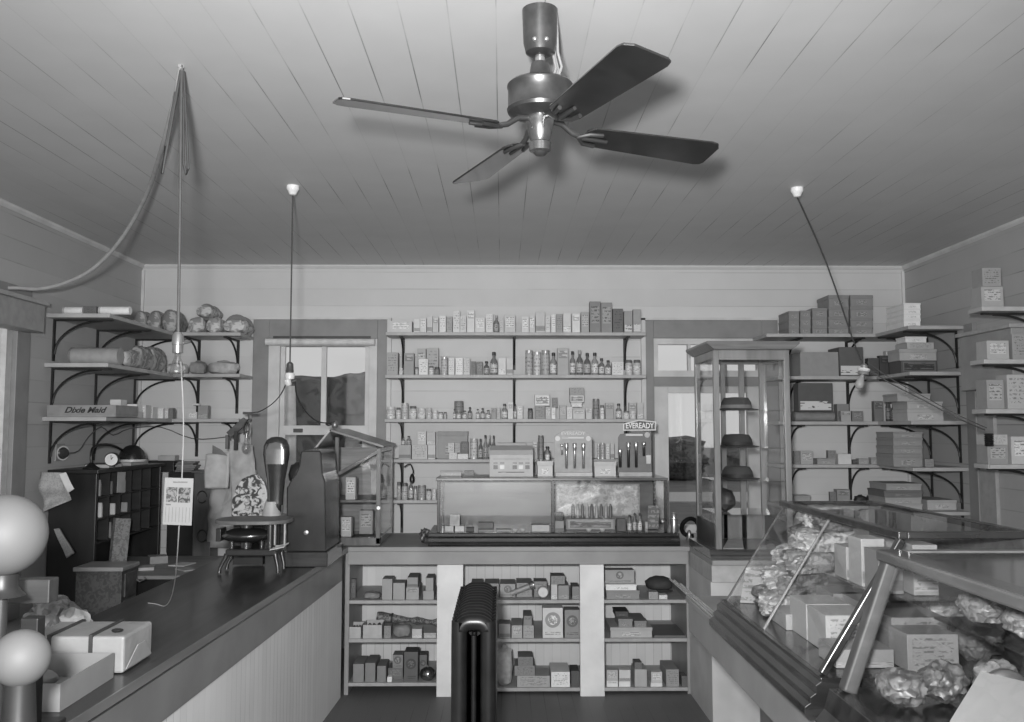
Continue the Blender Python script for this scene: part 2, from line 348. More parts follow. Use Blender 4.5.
ZR = [2.44, 2.115, 1.77, 1.445, 1.14]
for z, n in zip(ZR, ordn):
    wall_shelf('%s of the five corner shelves in the right rear corner' % n, 'right corner shelves', [(2.86, XR, 6.27, YB), (2.10 if z < 2.3 else 2.02, 2.859, 6.82, YB)],
       [((XR, y, 0), (-1,0,0), .38, .27) for y in (6.38, 6.82)]+[((x, YB, 0), (0,-1,0), .36, .27) for x in (2.295, 2.775)], z)

# ------------------------------------------------------------------ goods: one thing each
ORD = ['zeroth','first','second','third','fourth','fifth','sixth','seventh','eighth','ninth','tenth','eleventh','twelfth','thirteenth','fourteenth','fifteenth','sixteenth','seventeenth','eighteenth','nineteenth','twentieth','twenty-first','twenty-second','twenty-third','twenty-fourth','twenty-fifth','twenty-sixth','twenty-seventh','twenty-eighth','twenty-ninth','thirtieth','thirty-first','thirty-second','thirty-third','thirty-fourth','thirty-fifth','thirty-sixth','thirty-seventh','thirty-eighth','thirty-ninth','fortieth','forty-first','forty-second','forty-third','forty-fourth','forty-fifth','forty-sixth','forty-seventh','forty-eighth']
def tonew(t): return 'white' if t > 182 else 'pale grey' if t > 150 else 'mid grey' if t > 112 else 'dark grey' if t > 70 else 'near-black'
KIND = {'c': ('carton', 'carton'), 'l': ('lidded_box', 'lidded box'), 'j': ('storage_jar', 'jar'), 'b': ('glass_bottle', 'bottle'), 't': ('tin_can', 'tin'),
        's': ('paper_bag', 'paper bag'), 'p': ('cardboard_tube', 'tube'), 'r': ('wrapped_roll', 'wrapped roll'), 'o': ('open_box', 'open box'), 'g': ('shiny_tin_globe', 'shiny round tin')}
cnt = [0]
def make_item(kind, x0, x1, y0, y1, z0, z1, alb, r, style=None):
    """parts of one stocked article; r = its Empty"""
    cnt[0] += 1; sd = cnt[0]; w = x1-x0; h = z1-z0; cx = (x0+x1)/2; cy = (y0+y1)/2
    rnd = random.Random(sd*13+5)
    if kind in 'cl':
        zb = z1
        if kind == 'l':
            zl = z1-min(.035, h*.3)
            MB().box(x0, x1, y0, y1, zl, z1).build('lid', mat(alb*.92, .6, var=.06), r, bevel=.0015)
            zb = zl; e = min(.003, w*.03)
            MB().box(x0+e, x1-e, y0+e, y1-e, z0, zb).build('box_body', mat(alb, .6, var=.06), r, bevel=.0015)
            MB().box(cx-w*.22, cx+w*.22, y0+e-.001, y0+e, z0+h*.15, z0+h*.5).build('label', printed(min(.8, alb*1.25+.03), alb*.3, 4, sd%9, .5), r)
        else:
            MB().box(x0, x1, y0, y1, z0, z1).build('carton_body', mat(alb, .55, var=.06), r, bevel=.0015)
            st = style or rnd.choice(['band', 'panel', 'lines', 'panel', 'lines', 'top'])
            dk = alb*.48; lt = min(.8, alb*1.28+.03); f = y0-.0008
            if st == 'band': MB().box(x0+w*.02, x1-w*.02, f, y0, z0+h*.08, z0+h*.32).build('label', printed(dk if rnd.random() < .5 else lt, alb*.6, 3, sd%9), r)
            elif st == 'panel':
                MB().box(x0+w*.14, x1-w*.14, f, y0, z0+h*.3, z0+h*.85).build('label', printed(lt, dk, 5, sd%9, .5), r)
            elif st == 'lines': MB().box(x0+w*.1, x1-w*.1, f, y0, z0+h*.12, z0+h*.9).build('label', printed(alb, dk, 7, sd%9, .53), r)
            elif st == 'top': MB().box(x0+w*.1, x1-w*.1, f, y0, z0+h*.62, z0+h*.9).build('label', printed(dk*1.3, lt, 2, sd%9, .5), r)
            elif st == 'emblem':
                rr = min(w*.38, h*.3); MB().lathe([(rr, 0), (rr, .0008)], (cx, y0, z0+h*.6), 28, (0,-1,0)).build('emblem', mat(dk, .5), r)
                MB().lathe([(rr*.62, 0), (rr*.62, .0008)], (cx, y0-.0009, z0+h*.6), 24, (0,-1,0)).build('emblem_centre', mottled(round(dk, 3), round(lt, 3), 50), r)
                MB().box(x0+w*.12, x1-w*.12, f, y0, z0+h*.08, z0+h*.2).build('label', printed(alb, dk, 2, sd%9, .45), r)
            elif st == 'white': MB().box(x0+w*.05, x1-w*.05, f, y0, z0+h*.05, z0+h*.36).build('label', printed(.62, .1, 2, sd%9, .55), r)
            elif st == 'frame':
                MB().box(x0+w*.04, x1-w*.04, f, y0, z0+h*.1, z0+h*.9).build('label', mat(lt, .5), r)
                MB().box(x0+w*.08, x1-w*.08, f-.0008, y0-.0009, z0+h*.2, z0+h*.8).build('label_print', printed(dk, lt, 3, sd%9, .5), r)
    elif kind == 'o':
        t = .003; b = MB(); b.box(x0, x1, y0, y0+t, z0, z1).box(x0, x1, y1-t, y1, z0, z1).box(x0, x0+t, y0+t, y1-t, z0, z1).box(x1-t, x1, y0+t, y1-t, z0, z1).box(x0+t, x1-t, y0+t, y1-t, z0, z0+t)
        b.build('box_body', mat(alb, .6), r)
        for k in range(3): MB().blob((x0+w*(k+1)/4, cy, z0+h*.55), (w*.14, (y1-y0)*.3, h*.4), .25, 3, sd+k, 2).build('packed_article', mat(.05+.1*rnd.random(), .5), r)
    elif kind in 'jt':
        R = min(w/2, (y1-y0)/2) if kind == 'j' else w/2; R = w/2
        if kind == 'j':
            MB().lathe([(R*.9, 0), (R, .004), (R, h*.72), (R*.85, h*.8)], (cx, cy, z0), 20).build('jar_body', mat(alb, .2, spec=.6), r)
            MB().lathe([(R*.88, 0), (R*.88, h*.18), (R*.82, h*.2)], (cx, cy, z0+h*.8), 20).build('lid', mat(alb*(.25 if rnd.random() < .6 else 1.1), .35), r)
            MB().lathe([(R*1.01, h*.2), (R*1.01, h*.62)], (cx, cy, z0), 20).build('label', printed(min(.8, alb*1.2), alb*.4, 4, sd%9, .52), r)
        else:
            MB().lathe([(R*.97, 0), (R, .002), (R*.97, .005), (R*.97, h-.005), (R, h-.002), (R*.97, h)], (cx, cy, z0), 20).build('tin_body', mat(alb, .3, .3), r)
            MB().lathe([(R*.99, h*.1), (R*.99, h*.88)], (cx, cy, z0), 20).build('label', printed(alb, alb*.5, 5, sd%9, .52), r)
    elif kind == 'b':
        R = w/2; n = R*.38
        MB().lathe([(R*.9, 0), (R, .003), (R, h*.55), (R*.85, h*.64), (n, h*.74), (n, h*.86)], (cx, cy, z0), 18).build('bottle_body', mat(alb*.5 if alb > .25 else alb, .12, spec=.7), r)
        MB().lathe([(n*1.35, h*.85), (n*1.35, h*.985), (n*1.1, h)], (cx, cy, z0), 14).build('cap', mat(.04 if rnd.random() < .7 else .4, .4), r)
        MB().lathe([(R*1.015, h*.1), (R*1.015, h*.5)], (cx, cy, z0), 18).build('label', printed(min(.75, alb*1.3+.1), alb*.3, 4, sd%9, .53), r)
    elif kind == 'g':
        R = w/2; MB().lathe([(R*.5, 0), (R*.9, h*.2), (R, h*.45), (R*.9, h*.75), (R*.5, h*.95), (R*.3, h)], (cx, cy, z0), 24).build('tin_body', mat(.25, .15, .9), r)
        MB().lathe([(R*.15, h), (R*.12, h+.012), (.001, h+.015)], (cx, cy, z0), 12).build('lid_knob', mat(.1, .3), r)
    elif kind == 's':
        MB().blob((cx, cy, z0+h*.46), (w*.5, (y1-y0)*.5, h*.45), .16, 3, sd, 3, box=.45).build('bag_body', mat(alb, .55, var=.2, scale=30), r)
        MB().blob((cx, cy, z0+h*.93), (w*.2, (y1-y0)*.12, h*.08), .4, 4, sd+3, 2).build('bag_neck', mat(alb*.8, .6), r)
    elif kind == 'p':
        MB().lathe([(h*.5, 0), (h*.5, w)], (x0, cy, z0+h*.5), 16, (1,0,0)).build('tube_body', mat(alb, .5), r)
        MB().lathe([(h*.52, -.001), (h*.52, .012)], (x0, cy, z0+h*.5), 16, (1,0,0)).build('end_cap', mat(alb*.6, .4), r)
    elif kind == 'r':                                            # lumpy wrapped roll lying towards the room
        L = y1-y0; prof = [(.4, 0), (.86, .01)]+[(1+.05*math.sin(i*2.1+sd), .03+(L-.06)*i/8) for i in range(9)]+[(.86, L-.01), (.4, L)]
        k = MB().lathe([(a*w/2, b) for a, b in prof], (cx, y0, z0+h/2), 20, (0,1,0))
        for v in k.v: v.z = z0+h/2+(v.z-z0-h/2)*h/w; d = noise.noise(v*22)*.012; v.x += d; v.z = max(z0+.001, v.z+d)
        k.build('wrapping', mottled(round(alb*.62, 2), round(alb*1.25, 2), 16), r)
        for t in (.25, .7): MB().lathe([(w/2*1.03, L*t), (w/2*1.03, L*t+.006)], (cx, y0, z0+h/2), 20, (0,1,0)).build('string', mat(alb*.4, .6), r)
class Zone:
    def __init__(s, name, z, yf, yb, k=1.0, grp=None): s.name = name; s.z = z; s.yf = yf; s.yb = yb; s.k = k; s.it = []; s.grp = grp or name
    def add(s, kind, u0, u1, vt, tone, vb=None, d=None, y=None, desc=None, style=None):
        y0 = y if y is not None else s.yf
        for tries in range(8):
            p = py(u0, vt, y0); q = py(u1, vt, y0); x0, x1 = min(p.x, q.x)+.001, max(p.x, q.x)-.001; z1 = p.z
            w = x1-x0; dd = d or (w if kind in 'jtbg' else min(.11, max(.03, w*.8)))
            if kind == 'r': dd = d or .30
            if kind == 'p': dd = z1-s.z if vb is None else z1-py(u0, vb, y0).z
            z0 = s.z
            if vb is not None:                                    # stands on something: settle on the nearest top below
                zz = py(u0, vb, y0).z; best = [o for o in s.it if o['x0'] < x1-.004 and o['x1'] > x0+.004 and o['y0'] < y0+dd*.6 and o['y1'] > y0+dd*.3 and abs(o['z1']-zz) < .06]
                if best: z0 = max(o['z1'] for o in best)+.0005
            if z1 < z0+.012: z1 = z0+.014
            hit = [o for o in s.it if o['x0'] < x1-.0005 and o['x1'] > x0+.0005 and o['y0'] < y0+dd and o['y1'] > y0 and o['z0'] < z1-.0006 and o['z1'] > z0+.0006]
            if not hit: break
            sh = False
            for o in hit:                                         # small sideways overlap: trim
                ov = min(x1, o['x1'])-max(x0, o['x0'])
                if ov < .25*min(w, o['x1']-o['x0']):
                    if (x0+x1) > (o['x0']+o['x1']): x0 = o['x1']+.0008
                    else: x1 = o['x0']-.0008
                else: sh = True
            if not sh: break
            y0 = max(o['y1'] for o in hit)+.003
        if kind in 'jtbg': dd = min(dd, x1-x0)
        if y0+dd > s.yb: dd = s.yb-y0
        if dd < .012 or x1-x0 < .006: return None
        if kind in 'jtbg' and dd < x1-x0: m_ = (x0+x1)/2; x0, x1 = m_-dd/2, m_+dd/2
        s.it.append(dict(kind=kind, x0=x0, x1=x1, y0=y0, y1=y0+dd, z0=z0, z1=z1, tone=tone, desc=desc, style=style)); return s.it[-1]
    def many(s, rows):
        for r in rows:
            kw = r[5] if len(r) > 5 else {}
            s.add(*r[:5], **kw)
    def make(s):
        s.it.sort(key=lambda o: (o['x0'], o['z0']))
        for i, o in enumerate(s.it):
            nm, word = KIND[o['kind']]; w = o['x1']-o['x0']; h = o['z1']-o['z0']
            shp = 'tall ' if h > 1.9*w else 'flat ' if h < .4*w else ''
            d = o['desc'] or (shp+tonew(o['tone'])+' '+word)
            r = T(nm, '%s, %s from left on the %s' % (d, ORD[i+1], s.name), word.split()[-1], ((o['x0']+o['x1'])/2, (o['y0']+o['y1'])/2, o['z0']), '%ss on the %s' % (word, s.grp))
            make_item(o['kind'], o['x0'], o['x1'], o['y0'], o['y1'], o['z0'], o['z1'], min(.8, max(.012, lin(o['tone'])*s.k)), r, o['style'])
K = 1.55
z = Zone('top centre shelf', ZM[0], 6.95, 7.19, K)
z.many([('c',389.5,412,321,165),('c',414,420,319,178),('c',420,426.5,318,172),('c',427,432.5,316,165),('c',432.5,438.6,317,160,dict(style='top')),('c',439.4,446,315.6,180),('c',446.5,452.3,316.6,135),
 ('c',453,460,310.5,175),('c',460,466.5,316,168),('c',467,474.7,310,178),('c',475,485,317.4,172),('c',486,493,313.6,178),('b',493.5,499,315,110),('c',499.6,504,317,160),('c',504.3,515.5,314.7,160,dict(style='panel')),
 ('c',521.5,529,316.6,172),('c',529.3,535,315.6,165),('c',535.7,545,311.8,160),('c',545.2,550.5,316.2,170),('c',551,555.8,314.4,178),('c',556,562.6,314,125),('c',563,571,313,172,dict(style='band')),('c',572,580,313.6,182,dict(style='top')),
 ('c',581,589,312,135),('c',589.6,600.7,301.4,105,dict(style='panel')),('c',601,612,302.5,112),('c',612.6,623,308.6,80,dict(style='lines')),('c',624,632.5,311,125,dict(style='white')),('c',633,641,309.3,128,dict(style='white'))]); z.make()
z = Zone('second centre shelf', ZM[1], 6.945, 7.19, K)
z.many([('c',387,398,352.4,135,dict(d=.1)),('j',398.5,403,368,170),('c',404,414,353,125),('j',414.6,418.6,367,150),('c',418.8,428,359,185,dict(d=.05)),('c',417,426,348.6,140,dict(y=7.02)),('c',426.5,438.6,347.9,140,dict(y=7.02)),('j',428.7,433.6,366,175),('j',434,439.7,367,100),
 ('t',440.6,447.8,356.6,160),('c',448.5,454.6,358,180),('c',455.7,463,357.8,190),('c',463.3,470,358,165),('c',471,476,361.3,95),('c',476.4,482.8,361.6,98),('b',483.5,489.3,361,120),('b',490,497.6,351.7,140),('c',498.5,506,357.8,175),('c',506.3,513,358,165),
 ('t',525.3,533,350,150),('t',533.4,541,351.7,172),('t',541.6,549.7,350,150),('b',550,557,352.4,165),('c',557.3,568.7,348,140),('b',569.8,575.6,351,150),('b',576.4,583.2,350,125),('b',584,590.8,352.7,120),('b',591.6,598.4,352.4,175),
 ('b',598.7,604.8,358,140),('b',605.3,611.4,360,150),('c',612,623.6,362,180),('j',625.5,633,359.7,165),('j',633.5,641.4,359.7,165)]); z.make()
z = Zone('third centre shelf', ZM[2], 6.945, 7.19, K)
z.many([('j',385.6,395.2,406.8,165),('j',395.7,400.7,407.5,170),('t',401,408.2,403,160),('j',409,416.5,406,170),('j',417.3,425.5,408,172),('j',425.7,431.8,408,160),('j',432,437.9,410.5,172),('j',438,443.2,412,175),('j',443.6,446.7,412,150),
 ('b',452.8,456,409,165),('b',456.3,461,410,185),('b',462,467,410.5,185),('b',467.6,472,407,120),('t',453.9,463.5,401,115,dict(y=7.02)),('b',475.6,479.8,409,178),('b',480.2,485,408,140),('b',485.4,490.8,410,175),('c',491,496.3,408,125),('c',496.6,500.5,407.5,150),
 ('b',501.4,507.6,403.7,170),('c',507.8,513.2,402,175),('b',514,516.6,404,160),('c',517,523,405.5,168),('j',527.6,533,408.3,100),
 ('c',535,545,406,120,dict(d=.08)),('c',545.3,551,407,150),('c',551.2,555.7,407.5,190),('c',534.7,549.8,394.5,165,dict(vb=405,style='frame')),('c',552,557.4,397.7,110,dict(vb=406)),
 ('c',559.4,566.4,405,140),('c',566.6,572.6,407,180),('c',572.8,584.8,410,165,dict(d=.08)),('l',571,582.3,402.5,185,dict(vb=410,d=.07)),('c',570,584.3,395,150,dict(vb=402,d=.08,style='frame')),('c',569.8,584,387.6,130,dict(vb=395,d=.08,style='lines')),
 ('c',585.7,592,408.4,165),('t',592.7,599.6,398.7,115),('j',600,604.6,405,190),('c',605.4,613.7,402.8,140),('b',615.8,622,403.5,160),('j',623.4,629.7,411,175),('j',630,636.5,411,175),('c',629,636.5,402.8,150,dict(y=7.06)),('c',637,643.4,402.8,155)]); z.make()
z = Zone('fourth centre shelf', ZM[3], 6.945, 7.19, K)
z.many([('c',398.7,411,445,140),('b',401,405,437,150,dict(vb=445)),('b',406,411,436,110,dict(vb=445)),('c',411.8,427.5,445,155),('c',417.4,426.2,431.4,160,dict(vb=445,style='panel')),('c',427.8,435.5,445,165),('c',426.6,435.4,432,150,dict(vb=445)),
 ('c',449,457,452.7,175,dict(d=.05)),('c',457.4,468.3,453.8,178,dict(d=.05)),('c',448,454.4,442.7,165,dict(vb=452.7,d=.05)),('c',455,460.5,442.7,140,dict(vb=453,d=.05)),('c',461,468.3,441.6,80,dict(vb=454,d=.05,style='panel')),('l',437,468,431.5,125,dict(y=7.01,d=.16)),
 ('t',470,477.7,438.8,170),('b',478.3,482.7,438.8,120),('b',483.2,487.6,435,110),('b',488,491.4,435,115),('b',491.8,495.5,435.5,120),('c',484,495,447,140,dict(y=6.93,d=.02)),('l',497,526.5,443,160,dict(y=6.99)),
 ('c',532.5,537.3,441,160),('t',538,543.8,435.4,115),('b',544,551,446.4,150),('t',597,600,444,165),('t',600.4,605,443,160),('c',605.7,609.8,444,175),('c',610.2,614.4,443.4,165)]); z.make()
z = Zone('lowest centre shelf', ZM[4], 6.945, 7.19, K)
z.many([('j',396.6,401,482,140),('j',401.3,407.7,483,150),('b',408.2,413.2,479,140),('j',413.6,417,486,150),('t',417.4,425.4,485.4,140),('j',425.7,431.2,489,165),('j',431.4,436.5,489,175)]); z.make()

# ---- left corner shelves
KL = 1.9
z = Zone('top left corner shelf', ZL[0], 5.75, 6.8, KL)
z.many([('p',62,82,306.5,165,dict(y=5.72,desc='short white paper tube')),('c',83,96,306,75,dict(y=5.72,d=.1,style='lines')),('p',98,129,306,170,dict(y=5.74,desc='long white paper roll'))]); z.make()
z = Zone('top left rear shelf', ZL[0], 6.86, 7.18, KL)
for u0, u1, v, vb in ((132,146,310,None),(147,160,310,None),(161,176,309,None),(186.5,204,317,None),(204.8,221,317,None),(195,212,304.5,317),(221.5,246,318,None)):
    z.add('r', u0, u1, v, 135 if u0 > 180 else 118, vb=vb, d=.3)
z.make()
z = Zone('middle left corner shelf', ZL[1], 5.85, 6.8, KL)
z.many([('p',68,117,347,118,dict(y=5.85,desc='long grey wrapped roll lying lengthwise')),('r',119,128,349,125,dict(y=6.0,d=.25)),('r',129,140,345,115,dict(y=6.2,d=.28)),('r',141,154,346,120,dict(y=6.45,d=.26))]); z.make()
z = Zone('middle left rear shelf', ZL[1], 6.86, 7.18, KL)
z.many([('s',149,164,362,130),('s',165,186,362,145),('s',188,205,360,115),('s',206,237,360,125)]); z.make()
z = Zone('lowest left corner shelf', ZL[2], 5.7, 6.8, KL)
z.many([('c',118,131,411,150,dict(y=6.05,d=.2)),('l',110,121,399.5,165,dict(y=6.1,d=.1)),('c',126,137,404,175,dict(y=6.3,d=.1)),('c',137.5,146,405,150,dict(y=6.42,d=.1)),('c',147,153,407,155,dict(y=6.55,d=.1)),('c',155,163,408.5,165,dict(y=6.66,d=.08)),('c',165,168.5,408.5,140,dict(y=6.7,d=.06)),('c',169,173,408,85,dict(y=6.7,d=.06))]); z.make()
z = Zone('lowest left rear shelf', ZL[2], 6.9, 7.18, KL)
z.many([('c',188,197,412,150),('c',198,208,405.5,110),('c',193,199,406,160,dict(vb=412))]); z.make()
d0 = py(47, 405, 5.66); d1 = py(116, 405, 5.66)
dm = T('long_garment_box', 'long flat grey box lettered in script at the near end of the shelf', 'box', (d0.x, 5.66, ZL[2]))
bx0, bx1 = max(d0.x, XL+.01), d1.x; hz = d0.z-ZL[2]
MB().box(bx0+.002, bx1-.002, 5.662, 6.0, ZL[2], ZL[2]+hz*.55).build('box_body', mat(.27, .6), dm, bevel=.001)
MB().box(bx0, bx1, 5.66, 6.002, ZL[2]+hz*.15, ZL[2]+hz).build('lid', mat(.25, .6), dm, bevel=.002)
text('Dixie Maid', 'lettering', mat(.02, .5), dm, ((bx0+bx1)/2+.02, 5.6594, ZL[2]+hz*.56), .05, sx=1.15, shear=.4, bold=.0016)

# ---- right corner shelves
z = Zone('top right rear shelf', ZR[0], 6.86, 7.18, KR := 1.55)
for u0, u1, tops in ((788.5,799.5,(327,319,311)),(800,811,(326,317,310.5)),(812,827.5,(326,317,308)),(828.3,849,(326,317,307,295)),(850,873,(327,318,306,295))):
    pv = None
    for v in tops: z.add('l', u0, u1, v, 112, vb=pv, d=.26); pv = v
z.make()
z = Zone('top right corner shelf', ZR[0], 6.4, 6.8, 1.9)
pv = None
for v in (318.5,313.5,308.5,303): z.add('l', 903.5, 921, v, 178, vb=pv, d=.3); pv = v
z.make()
z = Zone('second right rear shelf', ZR[1], 6.86, 7.18, KR)
z.many([('c',800,838.4,352,118,dict(style='none',d=.28)),('c',839,863,347,75,dict(style='white',d=.24)),('c',868,879,358,65),('c',879.5,888.5,355.5,60),('c',889,898.5,355.5,62),('l',886,896.5,351,175,dict(vb=355.5))]); z.make()
z = Zone('second right corner shelf', ZR[1], 6.4, 6.8, 1.9)
z.many([('c',901,937,360.5,60,dict(style='frame',d=.2)),('l',899,937,349,125,dict(vb=360,d=.2)),('c',907,934,342.5,130,dict(vb=349,d=.2,style='lines')),('l',905,927,336.5,165,dict(vb=342.5,d=.16))]); z.make()
z = Zone('third right rear shelf', ZR[2], 6.86, 7.18, KR)
z.many([('p',794,835,411.5,105),('c',798,832.5,383,68,dict(vb=411,d=.12,style='white',y=6.86)),('c',837,849,404,110,dict(y=6.97)),('c',841,851,411,135),('c',852,863,411,100,dict(style='panel')),('c',874,883,401,95),('b',886,891,395,70),('b',891.5,896,401,70),('b',896.5,901,401,80)]); z.make()
z = Zone('third right corner shelf', ZR[2], 6.4, 6.8, 1.9)
z.many([('l',907,944,409,135,dict(d=.25)),('l',907,943,401.5,130,dict(vb=409,d=.25)),('l',897,931,393.5,122,dict(vb=401,d=.25))]); z.make()
z = Zone('fourth right rear shelf', ZR[3], 6.86, 7.18, KR)
z.many([('c',794,800,451,105),('c',800.3,813,451,135,dict(style='panel')),('l',817,836,458.5,125),('c',828,836,450.5,110,dict(vb=458)),('c',838,851.4,454,170,dict(style='none')),('c',852.5,857,459.5,60),('l',858.5,869,458.5,130),('l',871,880,457.5,140)]); z.make()
z = Zone('fourth right corner shelf', ZR[3], 6.4, 6.8, 1.9)
pv = None
for v in (454,446,438,432): z.add('l', 893, 923, v, 108, vb=pv, d=.3); pv = v
z.add('c', 881, 891, 433, 80, y=6.6, style='panel'); z.add('c', 925, 934, 459, 110)
z.make()
z = Zone('lowest right rear shelf', ZR[4], 6.86, 7.18, KR)
z.many([('l',794,811,495.5,125),('c',830,836,492,100),('c',837,850,489.6,120),('s',856,868,495,40,dict(desc='small black crumpled bag')),('s',868,880,494,38,dict(desc='black crumpled bag'))]); z.make()
z = Zone('lowest right corner shelf', ZR[4], 6.4, 6.8, 1.9)
z.many([('l',884,923,504,125,dict(d=.3)),('l',885,922,497.5,120,dict(vb=504,d=.3)),('l',884,923,490.5,80,dict(vb=497,d=.3)),('l',886,922,483.5,112,dict(vb=490,d=.3)),('l',927,957,500,130,dict(d=.3))]); z.make()

# ------------------------------------------------------------------ back counter with open bays
m_cabinet = mat(.26, .5, scale=5); m_post = mat(.68, .5, scale=5); m_bead = boards(.66, 0, .06, .5, .06)
CY, CZ = 5.92, .95
BX = [-.993, -.419, -.251, .506, .662, 1.207]
bc = T('back_counter', 'long painted back counter with open shelves facing the room', 'counter', (0, 6.2, 0))
MB().box(-1.02, 1.225, CY, 6.70, CZ-.03, CZ).build('countertop', m_cabinet, bc, bevel=.004)
MB().box(-1.0, 1.215, CY+.015, CY+.05, .835, CZ-.03).build('fascia', m_cabinet, bc, bevel=.003)
MB().box(BX[1], BX[2], CY, CY+.05, 0, .835).build('post', m_post, bc, bevel=.002)
MB().box(BX[3], BX[4], CY, CY+.05, 0, .835).build('post', m_post, bc, bevel=.002)
MB().box(-1.0, 1.215, 6.53, 6.56, 0, CZ-.03).build('back_panel', m_bead, bc)
MB().box(-1.02, BX[0], CY+.05, 6.53, 0, CZ-.03).build('side_panel', m_cabinet, bc); MB().box(BX[5], 1.225, CY+.05, 6.53, 0, CZ-.03).build('side_panel', m_cabinet, bc)
for i, zb in ((0, .075), (2, .04), (4, .04)):
    x0, x1 = BX[i], BX[i+1]; x0 -= .0 if i == 0 else .12; x1 += 0 if i == 4 else .08
    for zz in (.6, .353, zb): MB().box(x0, x1, CY+.052, 6.53, zz-.022, zz).build('shelf_board', mat(.34, .5), bc, bevel=.002)
BZ = .6, .353
KB = 1.9
z = Zone('left bay top shelf', .6, 5.99, 6.52, KB)
z.many([('c',349.5,356,579,60,dict(y=6.05)),('s',363,380,592,90,dict(desc='small dark bundle of hardware')),('c',382,392.5,579,110,dict(d=.14,style='none')),('c',393,405,583,112,dict(d=.14,style='none')),('c',406,419,587.5,115,dict(d=.22,style='top')),('c',407,418,577.5,105,dict(vb=587,d=.2,style='band')),('c',423,434,591,112,dict(d=.2,style='none')),('c',425.5,433.5,578,110,dict(vb=591,d=.18,style='none'))]); z.make()
z = Zone('left bay middle shelf', .353, 5.99, 6.52, KB)
z.many([('o',349,361,627,125,dict(d=.16)),('o',363,382,625,125,dict(d=.16)),('c',384,391,626,100,dict(d=.1)),('s',392,411,624,85,dict(desc='lumpy patterned cloth bag')),('c',412,422,629,135,dict(d=.1)),('l',423.5,436.5,633,125,dict(d=.15))]); z.make()
z = Zone('left bay bottom shelf', .075, 5.99, 6.52, KB)
z.many([('c',353,364,664,95,dict(d=.22,style='none')),('c',365,375.5,663,90,dict(d=.22,style='none')),('c',377,386,666,90,dict(d=.18,style='none')),('c',387,392,677,165,dict(d=.05)),('c',388,403,668,75,dict(y=6.06,d=.14)),('c',392.5,403,655,95,dict(y=6.06,vb=668,d=.12,style='emblem')),('c',404,418,652,62,dict(d=.14,style='emblem')),('g',419,435.5,669,110),('c',419,427,655,80,dict(y=6.16,d=.12,style='emblem'))]); z.make()
z = Zone('middle bay top shelf', .6, 5.99, 6.52, KB)
z.many([('c',471,483,583,100,dict(d=.18,y=6.08)),('c',484.5,499,583.5,100,dict(d=.2,y=6.08,style='lines')),('c',500,515.5,584,112,dict(d=.2,y=6.08,style='emblem')),('c',516.5,532,583,108,dict(d=.2,y=6.08)),('c',534,547,581.5,95,dict(d=.14,y=6.08)),('c',551,557.5,584.5,135,dict(d=.15)),('c',558,569,585.5,100,dict(d=.2,style='band')),('c',551,565,576,95,dict(vb=584.5,d=.14,style='lines')),('c',572,579.7,586.5,90,dict(d=.16))]); z.make()
z = Zone('middle bay middle shelf', .353, 5.99, 6.52, KB)
z.many([('c',499,510.5,624,105,dict(d=.14,style='band')),('c',511.5,522.5,625.5,118,dict(d=.24)),('c',523,534,625.5,118,dict(d=.24)),('c',523.5,532,616,95,dict(vb=625.5,d=.2)),('c',542.5,563,608,150,dict(d=.1,style='emblem')),('c',564.5,580,610,98,dict(d=.12,style='emblem'))]); z.make()
z = Zone('middle bay bottom shelf', .04, 5.99, 6.52, KB)
z.many([('s',496,513,646,118,dict(desc='tall patterned paper sack')),('c',517,550,676,118,dict(d=.2,style='lines')),('c',514.5,535,666,95,dict(vb=676,d=.2,style='lines')),('c',518,533,657,90,dict(vb=666,d=.16,style='lines')),('c',551,570,672,165,dict(d=.24,style='lines')),('c',571,579.5,671,55,dict(d=.16,style='none'))]); z.make()
z = Zone('right bay top shelf', .6, 5.99, 6.52, KB)
z.many([('l',606,640,590.5,100,dict(d=.16,style='frame')),('l',605.5,637,584.5,170,dict(vb=590,d=.16)),('c',605,634.5,570,112,dict(vb=584.5,d=.1,style='emblem',y=6.04)),('c',648.6,658,592,115,dict(d=.08)),('c',658.8,667.5,595,150,dict(d=.08,style='panel'))]); z.make()
z = Zone('right bay middle shelf', .353, 5.99, 6.52, KB)
z.many([('l',610,652.6,627.5,128,dict(d=.3)),('l',618,633,619,100,dict(vb=627.5,d=.2)),('l',634,647,621,95,dict(vb=627.5,d=.26)),('l',615,629,611.5,52,dict(vb=619,y=6.06,d=.16)),('c',654,686,638.5,72,dict(d=.34,style='none'))]); z.make()
z = Zone('right bay bottom shelf', .04, 5.99, 6.52, KB)
z.many([('c',606.5,618,681,165),('c',618.8,630.6,682,165,dict(style='none')),('c',606.5,618,670,130,dict(vb=681)),('c',619,630.6,670,150,dict(vb=682)),('c',634.5,647,669.5,125,dict(d=.16,style='none')),('c',634.5,642,662.5,80,dict(vb=669.5,d=.1)),('c',650.5,662.5,683,160,dict(style='none')),('c',651,662.3,672,140,dict(vb=683,style='panel')),('c',666,679,669.5,108,dict(d=.24,style='lines')),('c',681.5,687.5,676,70,dict(d=.1))]); z.make()
